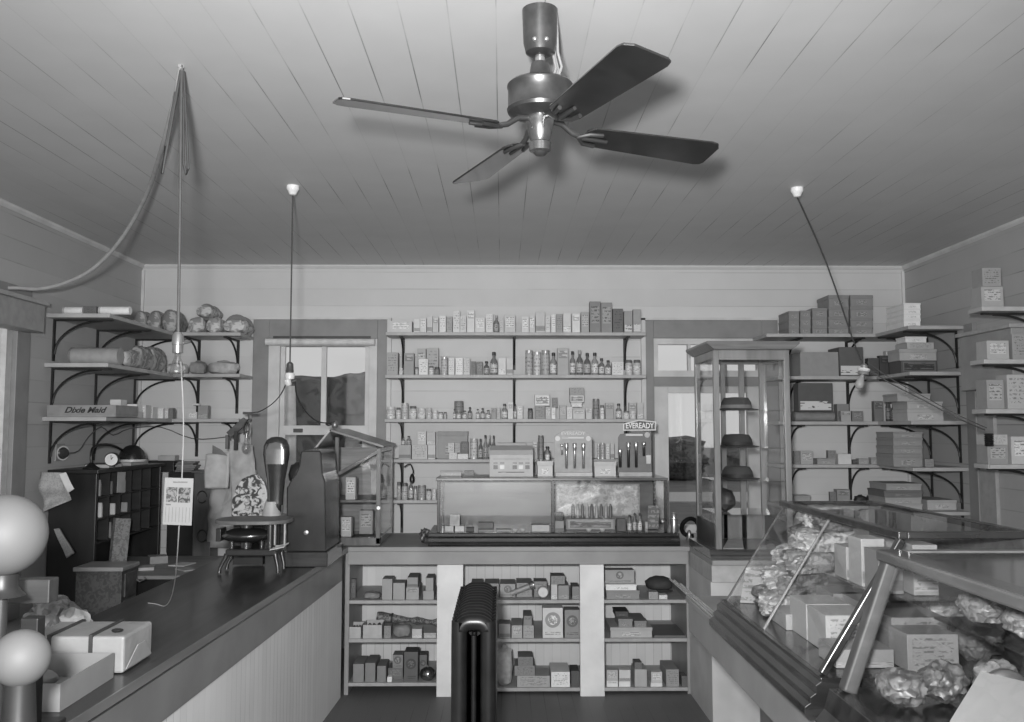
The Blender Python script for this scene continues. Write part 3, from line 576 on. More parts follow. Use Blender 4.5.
# odd shapes in the bays
rb_ = T('tied_bundle', 'long bundle of dark twisted cloth lying over the boxes in the left bay', 'bundle', (-.7, 6.3, .5))
pts = [py(377+(437-377)*i/12, 617+5.5*(i/12), 6.22) for i in range(13)]
k = MB().tube(pts, [.020+.006*math.sin(i*1.7)+(0.014 if i < 4 else 0) for i in range(13)], 14)
for v in k.v: v += Vector((0, 0, noise.noise(v*35)*.010))
k.build('cloth', mottled(.05, .22, 60), rb_)
MB().lathe([(.036, 0), (.037, .012)], pts[3]-Vector((.006,0,0)), 16, (1, 0, -.08)).build('binding', mat(.03, .6), rb_)
f0, f1 = py(511, 593.5, 6.03), py(534, 584.5, 6.03)
fl = T('flashlight', 'pale metal flashlight leaning on the cartons in the middle bay', 'flashlight', f0)
dv = (f1-f0).normalized(); L = (f1-f0).length
MB().lathe([(.016, 0), (.018, .004), (.018, L*.72), (.022, L*.8)], f0, 18, dv).build('barrel', mat(.45, .3, .5), fl)
MB().lathe([(.022, L*.8), (.028, L*.92), (.028, L), (.024, L*1.01)], f0, 18, dv).build('head', mat(.4, .25, .8), fl)
cpt = py(543, 593.2, 6.02)
ck = T('round_alarm_clock', 'round pale alarm clock on the top shelf of the middle bay', 'clock', (cpt.x, 6.02, .6))
MB().lathe([(.034, 0), (.038, .004), (.038, .03), (.03, .036)], (cpt.x, 6.05, .642), 24, (0,-1,0)).build('clock_case', mat(.4, .3, .6), ck)
MB().lathe([(.031, 0), (.031, .001)], (cpt.x, 6.0135, .642), 24, (0,-1,0)).build('dial', mat(.6, .5), ck)
MB().box(cpt.x-.02, cpt.x-.014, 6.02, 6.04, .6, .612).box(cpt.x+.014, cpt.x+.02, 6.02, 6.04, .6, .612).build('foot', mat(.1), ck)
cp = py(661, 591, 6.2)
ct = T('dark_cloth_cap', 'dark soft cloth cap lying in the right counter bay', 'cap', (cp.x, 6.25, .6))
MB().blob((cp.x, 6.27, .655), (.095, .09, .052), .12, 3, 5, 3).build('crown', mat(.05, .8), ct)
MB().blob((cp.x+.01, 6.185, .62), (.07, .035, .012), .08, 3, 6, 2).build('visor', mat(.04, .7), ct)
# second half
# ------------------------------------------------------------------ side counters
m_varn = wood(.045, .28, (1.2, 14, 14), .5, coat=.5); m_varn_y = wood(.032, .33, (14, 1.2, 14), .6, coat=.2); m_dark = mat(.02, .4, var=.4); m_edge = wood(.16, .3, (10, 1, 10), .3)
m_side_cab = mat(.27, .5, scale=5); m_bead_y = boards(.78, 1, .06, .45, .06)
def poly_off(p, d):   # shift the inner edge of the counter outline
    return p
lc = T('left_counter', 'long dark-topped counter running along the left towards the camera', 'counter', (-1.4, 4, 0))
MB().prism([(-1.021, 6.7), (-1.67, 6.7), (-1.70, 1.5), (-1.17, 1.5), (-1.121, 2.755), (-.995, 5.919), (-1.021, 5.919)], 'z', .918, .95).build('countertop', m_varn_y, lc, bevel=.004)
MB().prism([(-1.0, 5.9), (-1.126, 2.755), (-1.175, 1.5), (-1.169, 1.5), (-1.12, 2.755), (-.994, 5.9)], 'z', .922, .951).build('edge_strip', m_edge, lc)
MB().prism([(-1.03, 5.9), (-1.07, 5.9), (-1.22, 1.5), (-1.185, 1.5), (-1.15, 2.755)], 'z', .74, .918).build('apron', mat(.22, .35, scale=5), lc)
MB().prism([(-1.032, 5.915), (-1.06, 5.915), (-1.23, 1.5), (-1.20, 1.5), (-1.158, 2.755)], 'z', 0, .74).build('front_panel', m_bead_y, lc)
MB().box(-1.66, -1.63, 1.55, 6.68, 0, .918).build('rear_panel', m_dark, lc)
rc = T('corner_counter', 'painted counter block in the right rear corner carrying the tall glass cabinet', 'counter', (1.6, 6, 0))
MB().box(1.226, 2.1, 5.35, 6.7, 0, .82).build('counter_body', mat(.50, .5, scale=5), rc)
MB().box(1.226, 2.1, 5.32, 6.7, .82, .92).build('fascia', mat(.40, .5), rc, bevel=.003)
MB().box(1.216 if 0 else 1.226, 2.12, 5.30, 6.7, .92, .95).build('countertop', m_side_cab, rc, bevel=.005)
c2 = T('right_counter', 'grey counter on the right carrying the slant-front glass cases', 'counter', (1.3, 3, 0))
MB().box(.845, 1.75, 1.3, 4.2, .925, .95).build('countertop', m_side_cab, c2, bevel=.003)
MB().box(.855, .885, 1.3, 4.19, .795, .925).build('apron', m_side_cab, c2, bevel=.003)
MB().box(.885, 1.74, 4.16, 4.19, .795, .925).build('apron', m_side_cab, c2, bevel=.003)
MB().box(1.15, 1.7, 1.35, 4.1, 0, .925).build('counter_body', mat(.2, .5), c2)
for i, (dx, dy, L) in enumerate(((0, 0, 1.05), (.014, .03, 1.0), (.027, .10, .9))):
    r_ = MB().cyl((.852+dx, 3.58+dy*.3, .957), (.852+dx, 3.58+L, .957), .0045, 8).build('metal_rod', mat(.7, .2, .7))
    tag(r_, ['thin bright metal rod on the edge of the right counter, nearest the aisle', 'thin metal rod between two others on the edge of the right counter', 'thin metal rod farthest from the aisle on the edge of the right counter'][i], 'rod', 'metal rods')

# ------------------------------------------------------------------ glass cases on the right counter
m_fr = wood(.02, .25, (3, 12, 12), .6, coat=.35); m_steel = mat(.06, .35, .2)
def slant(x, z, q): return None
sc = T('slant_front_showcase', 'slant-front glass showcase with dark stepped base on the right counter', 'showcase', (1.1, 3, .95))
A0, A1 = 2.45, 3.50; bx, bz, tx, tz, rx = .852, 1.06, 1.085, 1.43, 1.43
MB().prism([(.81, .951), (.80, .965), (.80, .985), (.815, .995), (.815, 1.01), (.83, 1.02), (.83, 1.04), (.845, 1.05), (.845, 1.06), (rx+.03, 1.06), (rx+.03, .951)], 'y', A0-.02, A1+.03).build('base_moulding', m_fr, sc, bevel=.002)
t = MB(); w_ = .022
t.bar((tx, A0, tz), (tx, A1, tz), .026, .022); t.bar((rx, A0, tz), (rx, A1, tz), .022, .022)
t.bar((tx+.013, A0+.012, tz), (rx-.011, A0+.012, tz), .022, .02); t.bar((tx+.013, A1-.012, tz), (rx-.011, A1-.012, tz), .022, .018)
t.build('top_frame', m_fr, sc, bevel=.003)
t = MB(); t.bar((bx+.008, A0+.012, bz+.002), (tx, A0+.012, tz-.012), .024, .02); t.build('corner_post', m_fr, sc, bevel=.003)
t = MB(); t.bar((bx+.008, A1-.008, bz+.002), (tx, A1-.008, tz-.012), .006, .007); t.build('corner_post', m_steel, sc)
ym = (A0+A1)/2+.03; t = MB(); t.bar((bx+.008, ym, bz+.002), (tx, ym, tz-.012), .006, .007); t.build('mullion', mat(.18, .4, .2), sc)
t = MB(); t.box(rx-.012, rx+.01, A0, A1, bz, tz-.011); t.build('rear_door', wood(.10, .4), sc)
MB().panel([(bx+.008, A0+.02, bz+.001), (bx+.008, A1-.012, bz+.001), (tx-.004, A1-.012, tz-.012), (tx-.004, A0+.02, tz-.012)], .004).build('front_glass', glass(.12), sc)
MB().box(tx+.014, rx-.012, A0+.024, A1-.022, tz+.004, tz+.008).build('top_glass', glass(.10), sc)
for y in (A0+.014, A1-.012): MB().panel([(bx+.02, y, bz+.001), (tx+.002, y, tz-.012), (rx-.014, y, tz-.012), (rx-.014, y, bz+.001)], .004).build('end_glass', glass(.08), sc)
MB().box(tx-.03, rx-.014, A0+.03, 3.14, 1.245, 1.251).build('inner_shelf', glass(.2, .9), sc)

s2 = T('near_showcase', 'heavier wood-framed glass showcase nearest the camera at lower right', 'showcase', (1.2, 1.9, .95))
B0, B1 = 1.45, 2.37; bx2, tx2, tz2, rx2 = .86, .99, 1.405, 1.52
MB().prism([(.815, .951), (.805, .97), (.83, 1.0), (.845, 1.05), (rx2, 1.05), (rx2, .951)], 'y', B0, B1).build('base_moulding', m_fr, s2, bevel=.002)
t = MB(); t.bar((bx2+.02, B1-.03, 1.05), (tx2+.01, B1-.03, tz2-.03), .042, .036); t.build('corner_post', wood(.06, .6, (4, 10, 10), .4), s2, bevel=.006)
t = MB(); t.bar((bx2+.02, B0+.03, 1.05), (tx2+.01, B0+.03, tz2-.03), .042, .036); t.build('corner_post', wood(.06, .6, (4, 10, 10), .4), s2, bevel=.006)
MB().box(tx2-.015, tx2+.05, B0, B1, tz2-.03, tz2).build('top_rail', wood(.09, .25, (10, 2, 10), .5, coat=.5), s2, bevel=.006)
MB().box(tx2+.051, rx2, B1-.035, B1, tz2-.03, tz2-.001).build('top_rail', wood(.14, .4, (10, 2, 10), .3), s2, bevel=.003)
MB().box(tx2+.051, rx2, B0, B1-.036, tz2-.02, tz2-.004).build('top_panel', wood(.06, .12, (3, 10, 10), .4, coat=.8), s2)
MB().box(rx2-.02, rx2, B0, B1, 1.05, tz2-.03).build('rear_door', wood(.09, .4), s2)
MB().panel([(bx2+.02, B0+.06, 1.051), (bx2+.02, B1-.06, 1.051), (tx2+.006, B1-.06, tz2-.031), (tx2+.006, B0+.06, tz2-.031)], .004).build('front_glass', glass(.12), s2)
MB().box(tx2+.1, rx2-.022, B0+.02, B1-.07, 1.24, 1.246).build('inner_shelf', glass(.2, .9), s2)

# contents of the slant-front case
def pack(kind, name, label, cat, c, r, alb, seed, rot=0, grp='goods in the slant-front showcase', amp=.2):
    alb *= .55
    o = T(name, label, cat, (c[0], c[1], c[2]-r[2]), grp)
    MB().blob(c, r, amp*1.2, 2.4, seed, 4, box=.5 if kind == 'p' else .2, rot=rot).build('wrapping', mottled(round(alb*.6, 3), round(min(.8, alb*1.2), 3), 34, .4), o)
    if kind == 'p':
        R = Matrix.Rotation(rot, 3, 'Z'); d = R @ Vector((r[0]*.98, 0, 0))
        MB().blob((c[0]+d.x, c[1]+d.y, c[2]), (.018, r[1]*.7, r[2]*.7), .4, 5, seed+9, 2, rot=rot).build('twisted_end', mat(alb, .4), o)
    return o
up = 1.252
for i, (x, y, l, wd, a, ro) in enumerate(((1.26, 3.08, .11, .045, .40, .3), (1.24, 3.0, .11, .04, .7, .25))):
    pack('p', 'wrapped_packet', 'crumpled %s packet on the glass shelf, %s from the far end' % (['dark cellophane', 'pale cellophane', 'grey paper', 'white paper'][i], ORD[i+1]), 'packet', (x, y, up+.046), (l, wd, .044), a, 20+i, ro)
hc = 0
for lev in range(5):
    for j in range(3):
        zc_ = 1.105+lev*.072; xg = .86+(zc_-1.06)*.61
        pack('p', 'wrapped_packet', '%s wrapped packet, %s layer, %s column of the pile in the slant-front showcase' % (['pale', 'dark', 'grey'][(lev+j*2) % 3], ['bottom', 'second', 'third', 'fourth', 'top'][lev], ['near', 'middle', 'far'][j]), 'packet', (xg+.125+.01*j, 3.21+.10*j, zc_), (.115 if lev < 4 else .10, .046, .037), [.75, .28, .5][(lev+j*2) % 3], 120+lev*3+j, .35+.15*((lev*2+j) % 3), amp=.22)
for i, (x, y, a) in enumerate(((1.10, 2.86, .55), (1.19, 2.86, .3), (1.10, 2.74, .6), (1.19, 2.74, .35), (1.10, 2.62, .3), (1.19, 2.60, .5))):
    o = T('small_carton', 'small %s carton standing on the glass shelf, %s row, %s from the far end' % (tonew(255*a**.45), 'front' if x < 1.15 else 'back', ORD[1+i//2]), 'carton', (x, y, up), 'cartons on the showcase glass shelf')
    make_item('c', x-.035, x+.035, y-.05, y+.05, up, up+.10+.02*(i % 3), a*.5, o, 'band')
for i, (x, y, hx, hy, h, a) in enumerate(((.99, 3.07, .06, .08, .05, .6), (1.15, 3.05, .07, .08, .12, .35), (1.02, 2.93, .07, .08, .11, .7), (1.02, 2.76, .07, .08, .11, .72), (1.19, 2.80, .08, .2, .12, .45), (1.0, 2.59, .08, .07, .05, .5), (1.17, 2.54, .07, .06, .10, .55))):
    o = T('flat_carton', '%s carton on the slant-front showcase floor, %s from far end, %s side' % (tonew(255*a**.45), ORD[1+i], 'aisle' if x < 1.05 else 'rear'), 'carton', (x, y, 1.061), 'cartons on the showcase floor')
    make_item('c', x-hx, x+hx, y-hy, y+hy, 1.061, 1.061+h, a*.5, o, ['lines', 'lines', 'band'][i % 3])
for i, (x, y, z_, rr, a) in enumerate(((1.33, 3.1, .07, .06, .5), (1.34, 2.93, .06, .06, .2), (1.34, 2.75, .07, .06, .45), (1.34, 2.58, .065, .06, .3))):
    pack('s', 'crumpled_packet', '%s crumpled packet at the back of the showcase floor, %s from the far end' % (tonew(255*a**.45), ORD[i+1]), 'packet', (x, y, 1.064+z_*1.12), (rr, .07, z_), a, 40+i, .3*i, amp=.22)
o = T('fan_of_papers', 'pale leaning card at the far corner of the slant-front showcase', 'card', (.95, 3.43, 1.061))
MB().panel([(.90, 3.45, 1.062), (1.03, 3.42, 1.062), (1.06, 3.44, 1.19), (.93, 3.47, 1.19)], .004).build('card', printed(.25, .1, 6, 3), o)
# contents of the near case
nl = 1.051; g2_ = 'goods in the near showcase'
pc = T('white_card', 'large blank white card lying tilted inside the near showcase', 'card', (1.08, 1.95, 1.06))
a_, b_, c_, d_ = (.985, 2.02, 1.075), (1.12, 2.14, 1.15), (1.19, 2.03, 1.15), (1.08, 1.86, 1.075)
MB().panel([a_, b_, c_, d_], -.003).build('card', mat(.42, .5, var=.03), pc)
MB().box(1.07, 1.16, 1.96, 2.06, nl, 1.074).build('card_prop', mat(.3, .6), pc)
for i, (x, y, rx_, ry_, rz_, a) in enumerate(((.965, 2.22, .05, .06, .04, .3), (1.08, 2.24, .05, .05, .045, .22), (1.20, 2.22, .05, .05, .05, .35), (1.32, 2.2, .06, .06, .06, .12), (1.28, 2.02, .06, .06, .06, .25), (1.40, 2.0, .06, .07, .07, .4))):
    pack('s', 'cellophane_packet', '%s packet on the floor of the near showcase, %s from the aisle side' % (tonew(255*a**.45), ORD[i+1]), 'packet', (x, y, nl+rz_*1.14), (rx_, ry_, rz_), a, 60+i, .4*i, g2_, .2)
for i, (x, y, l, wd, a, ro) in enumerate(((1.17, 2.2, .055, .07, .35, .1), (1.30, 2.2, .06, .08, .22, .2), (1.42, 2.18, .05, .09, .45, .3), (1.18, 2.03, .055, .07, .5, -.2), (1.31, 2.0, .06, .08, .4, .2))):
    pack('s', 'shelf_packet', '%s packet on the upper shelf of the near showcase, %s from the far left' % (tonew(255*a**.45), ORD[i+1]), 'packet', (x, y, 1.247+.042), (l, wd, .034), a, 80+i, ro, 'packets on the near showcase shelf', .18)
o = T('round_emblem_tin', 'round tin with ringed lid standing upright in the near showcase', 'tin', (1.2, 2.13, nl))
MB().lathe([(.045, 0), (.05, .004), (.05, .03), (.045, .034)], (1.19, 2.165, nl+.052), 28, (-.35,-1,.1)).build('tin_body', mat(.12, .3, .3), o)
MB().lathe([(.033, .034), (.033, .036)], (1.19, 2.165, nl+.052), 28, (-.35,-1,.1)).build('lid_emblem', mottled(.05, .4, 60), o)
o = T('white_upright_box', 'narrow white box standing at the right edge in the near showcase', 'box', (1.3, 2.1, 1.247))
MB().box(1.13, 1.16, 1.90, 1.93, 1.2465, 1.33).build('box_body', mat(.3, .5), o, bevel=.002)

# ------------------------------------------------------------------ centre showcase
cs = T('centre_showcase', 'long low glass showcase with dark wooden frame on the back counter', 'showcase', (.33, 6.2, .95))
X0, X1, Yf, Yr, Zb, Zt = -.427, 1.092, 5.99, 6.44, 1.034, 1.392
MB().prism([(5.945, .951), (5.94, .965), (5.95, .98), (5.95, 1.0), (5.97, 1.012), (5.97, 1.03), (5.98, Zb), (6.46, Zb), (6.46, .951)], 'x', X0-.055, X1+.075).build('base_moulding', m_fr, cs, bevel=.002)
w = .020
for x in (X0, X1-w):
    for y in (Yf, Yr-w): MB().box(x, x+w, y, y+w, Zb, Zt-.02).build('frame_post', m_fr, cs, bevel=.002)
MB().box(.325, .35, Yf, Yf+w, Zb, Zt-.02).build('frame_post', m_fr, cs, bevel=.002)
MB().box(X0-.008, X1+.008, Yf-.006, Yr, Zt-.02, Zt-.001).build('top_board', wood(.10, .25, (2, 12, 12), .4, coat=.4), cs, bevel=.003)
MB().box(X0+w, X1-w, Yr-.016, Yr-.004, Zb, Zt-.02).build('rear_door', wood(.14, .3, (2, 9, 9), .35), cs)
MB().box(X0+w, .325, Yf+.006, Yf+.010, Zb, Zt-.02).build('front_glass', glass(.14), cs); MB().box(.35, X1-w, Yf+.006, Yf+.010, Zb, Zt-.02).build('front_glass', glass(.14), cs)
for x in (X0+.008, X1-.012): MB().box(x, x+.004, Yf+w, Yr-w, Zb, Zt-.02).build('end_glass', glass(.1), cs)
pp = T('foil_backing_sheet', 'large pale wrinkled sheet at the back of the showcase right half', 'sheet', (.75, 6.4, 1.1))
a = py(555, 484, 6.40); b = py(640, 520, 6.40); k = MB(); n_ = 24; vs = []; fs = []
for i in range(n_+1):
    for j in range(13):
        x = a.x+(b.x-a.x)*i/n_; zz = 1.10+(min(a.z, 1.36)-1.10)*j/12; vs.append((x, 6.40+.012*noise.noise(Vector((x*14, zz*14, 1)))-.008*noise.noise(Vector((x*40, zz*40, 4))), zz))
for i in range(n_):
    for j in range(12): q = i*13+j; fs.append((q, q+1, q+14, q+13))
k.add(vs, fs); k.build('sheet', mottled(.42, .6, 30, .35), pp, smooth=True)
so = pp.children[0].modifiers.new('thick', 'SOLIDIFY'); so.thickness = .002
MB().box(a.x, b.x, 6.385, 6.413, 1.036, 1.10).build('sheet_stand', mat(.2, .6), pp)
z = Zone('floor of the centre showcase', Zb+.001, 6.03, 6.40, 1.5)
z.many([('c',445,453.6,526,168,dict(d=.06)),('c',454.8,464.5,526,170,dict(d=.06)),('c',449.7,460,514.5,150,dict(vb=526,d=.05)),('c',466,474,527.5,60,dict(d=.05)),('l',478,494,531,125,dict(d=.06)),('c',478,493.5,522.5,85,dict(y=6.15,d=.06)),('l',496,511,530,140,dict(d=.07)),
 ('c',531.5,549.5,525,160,dict(d=.1,style='none')),('c',555,564,521,130,dict(d=.07)),('c',555,563.5,512.5,60,dict(vb=521,d=.06,style='lines')),('c',566,615,519,120,dict(d=.05,y=6.14,style='frame')),('c',617,626,518.5,75,dict(d=.06,style='none')),
 ('b',627.5,632,515,150),('b',632.6,637,513,130),('b',637.6,642.5,513.5,160),('c',645,648,522,150)]); z.make()
for i, u in enumerate((573,577.7,582.4,587.1,591.8,596.5,601.2,605.9,610.5)):
    p0 = py(u, 516, 6.29); h = py(u, 504, 6.29).z
    o = T('paint_tube', 'upright %s tube behind the lettered carton, %s from the left' % ('pale' if i % 2 else 'dark', ORD[i+1]), 'tube', (p0.x, 6.29, Zb+.001), 'tubes in the centre showcase')
    MB().lathe([(.008, 0), (.012, .004), (.012, h-Zb-.02), (.006, h-Zb-.008), (.006, h-Zb)], (p0.x, 6.29, Zb+.001), 12).build('tube_body', mat(.16 if i % 2 == 0 else .42, .4), o)
for i, u in enumerate((515, 522.5, 588.5, 602)):
    p0 = py(u, 532, 6.02 if i < 2 else 6.06); R = .018; yy_ = 6.0305
    o = tag(MB().lathe([(R*.5, 0), (R*.7, .002), (R, .016), (R*.96, .017), (R*.6, .004), (.001, .003)], (p0.x, yy_, Zb+.001), 20).build('small_dish', mat(.68, .3)), 'small white dish on the showcase floor, %s from the left' % ORD[i+1], 'dish', 'small dishes')
o = T('leaning_card', 'tall grey printed card leaning at the right end of the centre showcase', 'card', (1.0, 6.2, Zb+.001))
p0, p1 = py(646, 533, 6.22), py(658, 507, 6.22)
MB().panel([(p0.x, 6.16, Zb+.002), (p1.x-.01, 6.16, Zb+.002), (p1.x+.02, 6.30, p1.z), (p0.x+.03, 6.30, p1.z)], .004).build('card', printed(.25, .5, 5, 4), o)

# on top of the centre showcase
zt = Zt
p0, p1, pt = py(489.5, 470, 6.12), py(533, 470, 6.12), py(500, 446, 6.12)
db = T('coin_display_box', 'pale counter display box with two rows of small windows on the showcase', 'display', ((p0.x+p1.x)/2, 6.2, zt))
xw = p1.x-p0.x
MB().prism([(6.10, zt), (6.30, zt), (6.30, pt.z), (6.20, pt.z), (6.12, pt.z-.028), (6.10, pt.z-.06)], 'x', p0.x, p1.x).build('box_body', mat(.42, .5, var=.05), db, bevel=.002)
for k_, fx in enumerate((.09, .24, .53, .67, .82)):
    for r_, zz in enumerate((.052, .085)):
        m_ = mat(.05, .4) if (r_ == 0 and k_ in (0, 2, 4)) else mat(.15, .4) if r_ else mat(.6, .4)
        MB().box(p0.x+xw*fx, p0.x+xw*(fx+.10), 6.098, 6.0995, zt+zz, zt+zz+(.026 if r_ == 0 else .014)).build('window_slot', m_, db)
MB().box(p0.x+xw*.08, p0.x+xw*.92, 6.0985, 6.0996, zt+.118, zt+.121).build('printed_rule', mat(.2, .5), db)
MB().box(p0.x+xw*.2, p0.x+xw*.8, 6.0985, 6.0996, zt+.022, zt+.034).build('lettering_band', printed(.5, .1, 1, 5, .35), db)
def card(parent, pts, y0, y1, m, name='card'): return MB().prism(pts, 'y', y0, y1).build(name, m, parent, bevel=.001)
def P(u, v, y=6.15): q = py(u, v, y); return (q.x, q.z)
# first flashlight display: arched card
d1_ = T('arched_flashlight_display', 'arched counter card holding three bright flashlights on the showcase', 'display', (P(567, 470)[0], 6.16, zt))
arch = [(P(554.5, 470)[0], zt), (P(554.5, 436)[0], P(554, 436)[1]), P(558, 434), P(561, 432), P(565, 430), P(573, 429), P(581, 430), P(585, 432.5), P(588, 434), P(592, 437), (P(592.5, 470)[0], zt)]
card(d1_, arch, 6.165, 6.172, mat(.33, .5))
MB().box(P(555,470)[0], P(592,470)[0], 6.12, 6.164, zt, zt+.028).build('tray', mat(.45, .5), d1_, bevel=.002)
text('EVEREADY', 'lettering', mat(.65, .5), d1_, (P(573.2, 433)[0], 6.1645, P(573, 433.5)[1]), .033, sx=1.05)
for u in (557.8, 588.6): MB().lathe([(.017, 0), (.017, .001)], (P(u, 438.5)[0], 6.165, P(u, 438.5)[1]), 20, (0,-1,0)).build('roundel', mat(.6, .5), d1_)
MB().box(P(562,441)[0], P(584,441)[0], 6.1640, 6.165, P(0,440)[1], P(0,437)[1]).build('lettering_band', printed(.33, .6, 1, 7, .4), d1_)
m_fl = mat(.6, .2, .85, var=.1)
def torch_at(u, v0, v1, y, label, grp, low=None, r=.010):
    q0 = py(u, v1, y); q1 = py(u, v0, y); h = q1.z-q0.z
    o = T('flashlight', label, 'flashlight', (q0.x, y, q0.z), grp)
    MB().lathe([(r*.8, 0), (r, .003), (r, h*.68)], (q0.x, y, q0.z), 14).build('barrel', low or m_fl, o)
    MB().lathe([(r, h*.68), (r*1.5, h*.80), (r*1.5, h*.97), (r*1.3, h)], (q0.x, y, q0.z), 16).build('head', m_fl, o)
for i, u in enumerate((566.5, 574.8, 583.5)): torch_at(u, 443, 468.5, 6.145, 'bright chromed flashlight on the arched display, %s' % ['leftmost', 'middle', 'rightmost'][i], 'flashlights on the arched card', r=.0095)
torch_at(562, 444, 455, 6.149, 'short flashlight at the left edge of the arched display', 'flashlights on the arched card', r=.007)
# second display with the name board
d2_ = T('lettered_flashlight_display', 'dark flashlight display with big lettered board above, right end of the showcase', 'display', (P(637, 470)[0], 6.16, zt))
card(d2_, [(P(618,470)[0], zt), P(618.5, 437), P(620.5, 434), P(651.5, 431), (P(652,470)[0], zt)], 6.165, 6.172, mat(.14, .5))
MB().box(P(618.5,470)[0], P(651.5,470)[0], 6.12, 6.164, zt, zt+.03).build('tray', mat(.36, .5), d2_, bevel=.002)
card(d2_, [P(623, 430.8), P(623, 423.6), P(639, 419.6), P(656, 421.5), P(656, 430.5)], 6.150, 6.160, mat(.62, .5), 'name_board')
card(d2_, [P(624.2, 429.6), P(624.2, 424.4), P(639, 420.9), P(654.8, 422.5), P(654.8, 429.3)], 6.1485, 6.1498, mat(.06, .5), 'name_board_field')
text('EVEREADY', 'lettering', mat(.75, .5), d2_.children[-1], (P(639.6, 426)[0], 6.148, P(639, 425.9)[1]), .052, sx=.78, bold=.0012)
MB().box(P(630,435)[0], P(644,435)[0], 6.1605, 6.1648, P(0,432.5)[1], P(0,430.6)[1]).build('board_stem', mat(.14, .5), d2_)
MB().lathe([(.019, 0), (.019, .001)], (P(647.5, 434.5)[0], 6.165, P(0, 435)[1]), 20, (0,-1,0)).build('roundel', mat(.42, .5), d2_)
MB().box(P(626,435)[0], P(643,435)[0], 6.1638, 6.1648, P(0,437.5)[1], P(0,434)[1]).build('lettering_band', printed(.14, .6, 1, 3, .4), d2_)
MB().box(P(646.5,460)[0], P(651,460)[0], 6.158, 6.1648, P(0,464)[1], P(0,455.5)[1]).build('price_tag', mat(.55, .5), d2_)
bk = mat(.02, .3)
for i, (u, v0, v1) in enumerate(((620.3,449,467.5),(628.6,442,467.5),(636.3,442,467.5),(644,442,456))): torch_at(u, v0, v1, 6.14, 'black-barrelled flashlight with bright head on the dark display, %s' % ['leftmost', 'second from left', 'third from left', 'rightmost'][i], 'flashlights on the dark card', bk, r=.0095)
z = Zone('top of the centre showcase', zt, 6.12, 6.42, 1.5)
z.many([('l',537,553.3,461,165,dict(d=.12)),('l',594,616.5,461.5,160,dict(d=.12)),('c',541,546,469.7,120),('l',440,462,471.3,150,dict(d=.08,y=6.22)),('c',464,474,470.8,110,dict(d=.06,y=6.24)),('b',545.3,549.8,448,150,dict(vb=461)),('t',538.5,543.5,449,110,dict(vb=461))]); z.make()
# beside the showcase
p = py(675.3, 538, 5.98)
o = T('chromed_cylinder', 'slim bright metal cylinder standing right of the centre showcase', 'canister', (p.x, 6.0, .951))
MB().lathe([(.022, 0), (.024, .005), (.024, .165), (.02, .18), (.02, .2), (.012, .21)], (p.x, 6.02, .951), 20).build('canister_body', mat(.35, .25, .7), o)
MB().lathe([(.0245, .16), (.0255, .165), (.0245, .172)], (p.x, 6.02, .951), 20).build('collar', mat(.5, .2, .8), o)
p = py(688, 529, 6.3)
o = T('belt_coil', 'coil of black studded belt lying between the showcase and tall cabinet', 'belt', (p.x, 6.3, .951))
R_ = .06; pts = [(p.x+.02+R_*math.cos(t), 6.32+.02*math.sin(t*2), .951+R_+.02+R_*math.sin(t)) for t in [math.pi*2*i/28-.6 for i in range(26)]]
k = MB(); k.tube(pts, .015, 10); k.build('coiled_strap', mat(.008, .7, bump=.6, scale=90, spec=.2), o)
MB().lathe([(.02, 0), (.024, .01), (.012, .04), (.014, .06), (.006, .07)], (p.x-.005, 6.24, .951), 16).build('metal_fitting', mat(.35, .3, .7), o)
p = py(432, 530, 6.1)
o = T('dark_flower_pot', 'small dark spiky object at the left end of the centre showcase', 'ornament', (p.x-.045, 6.1, .951))
MB().blob((p.x-.045, 6.1, 1.0), (.035, .035, .048), .5, 4, 77, 3).build('ornament_body', mottled(.02, .1, 60, .4), o)

# ------------------------------------------------------------------ tall glass cabinet
tc_ = T('tall_glass_cabinet', 'tall narrow glass cabinet with wooden cornice standing on the corner counter', 'cabinet', (1.5, 5.7, .951))
m_tw = wood(.22, .3, (10, 10, 1.5), .25, coat=.3); TX0, TX1, TY0, TY1 = 1.275, 1.735, 5.40, 5.95; zb_, zc = 1.0, 2.19
MB().prism([(TY0-.05, .951), (TY0-.05, .966), (TY0-.03, .975), (TY0-.02, .99), (TY0-.005, 1.0), (TY1+.02, 1.0), (TY1+.02, .951)], 'x', TX0-.045, TX1+.045).build('base_moulding', wood(.08, .25, coat=.4), tc_, bevel=.002)
f = MB(); w = .034
for x in (TX0, TX1-w):
    for y in (TY0, TY1-w): f.box(x, x+w, y, y+w, zb_, zc)
f.box(TX0+w, TX1-w, TY0, TY0+.02, zc-.06, zc); f.box(TX0+w, TX1-w, TY1-.02, TY1, zc-.05, zc); f.box(TX0, TX0+.02, TY0+w, TY1-w, zc-.05, zc); f.box(TX1-.02, TX1, TY0+w, TY1-w, zc-.05, zc)
f.build('frame', m_tw, tc_, bevel=.003)
MB().box(TX0-.002, TX0+.02, TY0+w, TY1-w, zb_, 1.15).build('side_panel', wood(.05, .3), tc_); MB().box(TX1-.02, TX1, TY0+w, TY1-w, zb_, 1.15).build('side_panel', wood(.05, .3), tc_)
f = MB(); f.box(1.445, 1.475, TY1-.03, TY1-.008, zb_, zc-.05).box(1.565, 1.60, TY1-.03, TY1-.008, zb_, zc-.05).box(TX0+w, TX1-w, TY1-.03, TY1-.008, zb_, zb_+.16); f.build('rear_door', m_tw, tc_, bevel=.002)
MB().prism([(TX0-.005, zc), (TX0-.05, zc+.035), (TX0-.05, zc+.05), (TX1+.05, zc+.05), (TX1+.05, zc+.035), (TX1+.005, zc)], 'y', TY0-.05, TY1+.02).build('cornice', wood(.15, .3, coat=.3), tc_, bevel=.003)
MB().box(TX0+w, TX1-w, TY0+.008, TY0+.012, zb_, zc-.06).build('front_glass', glass(.1), tc_)
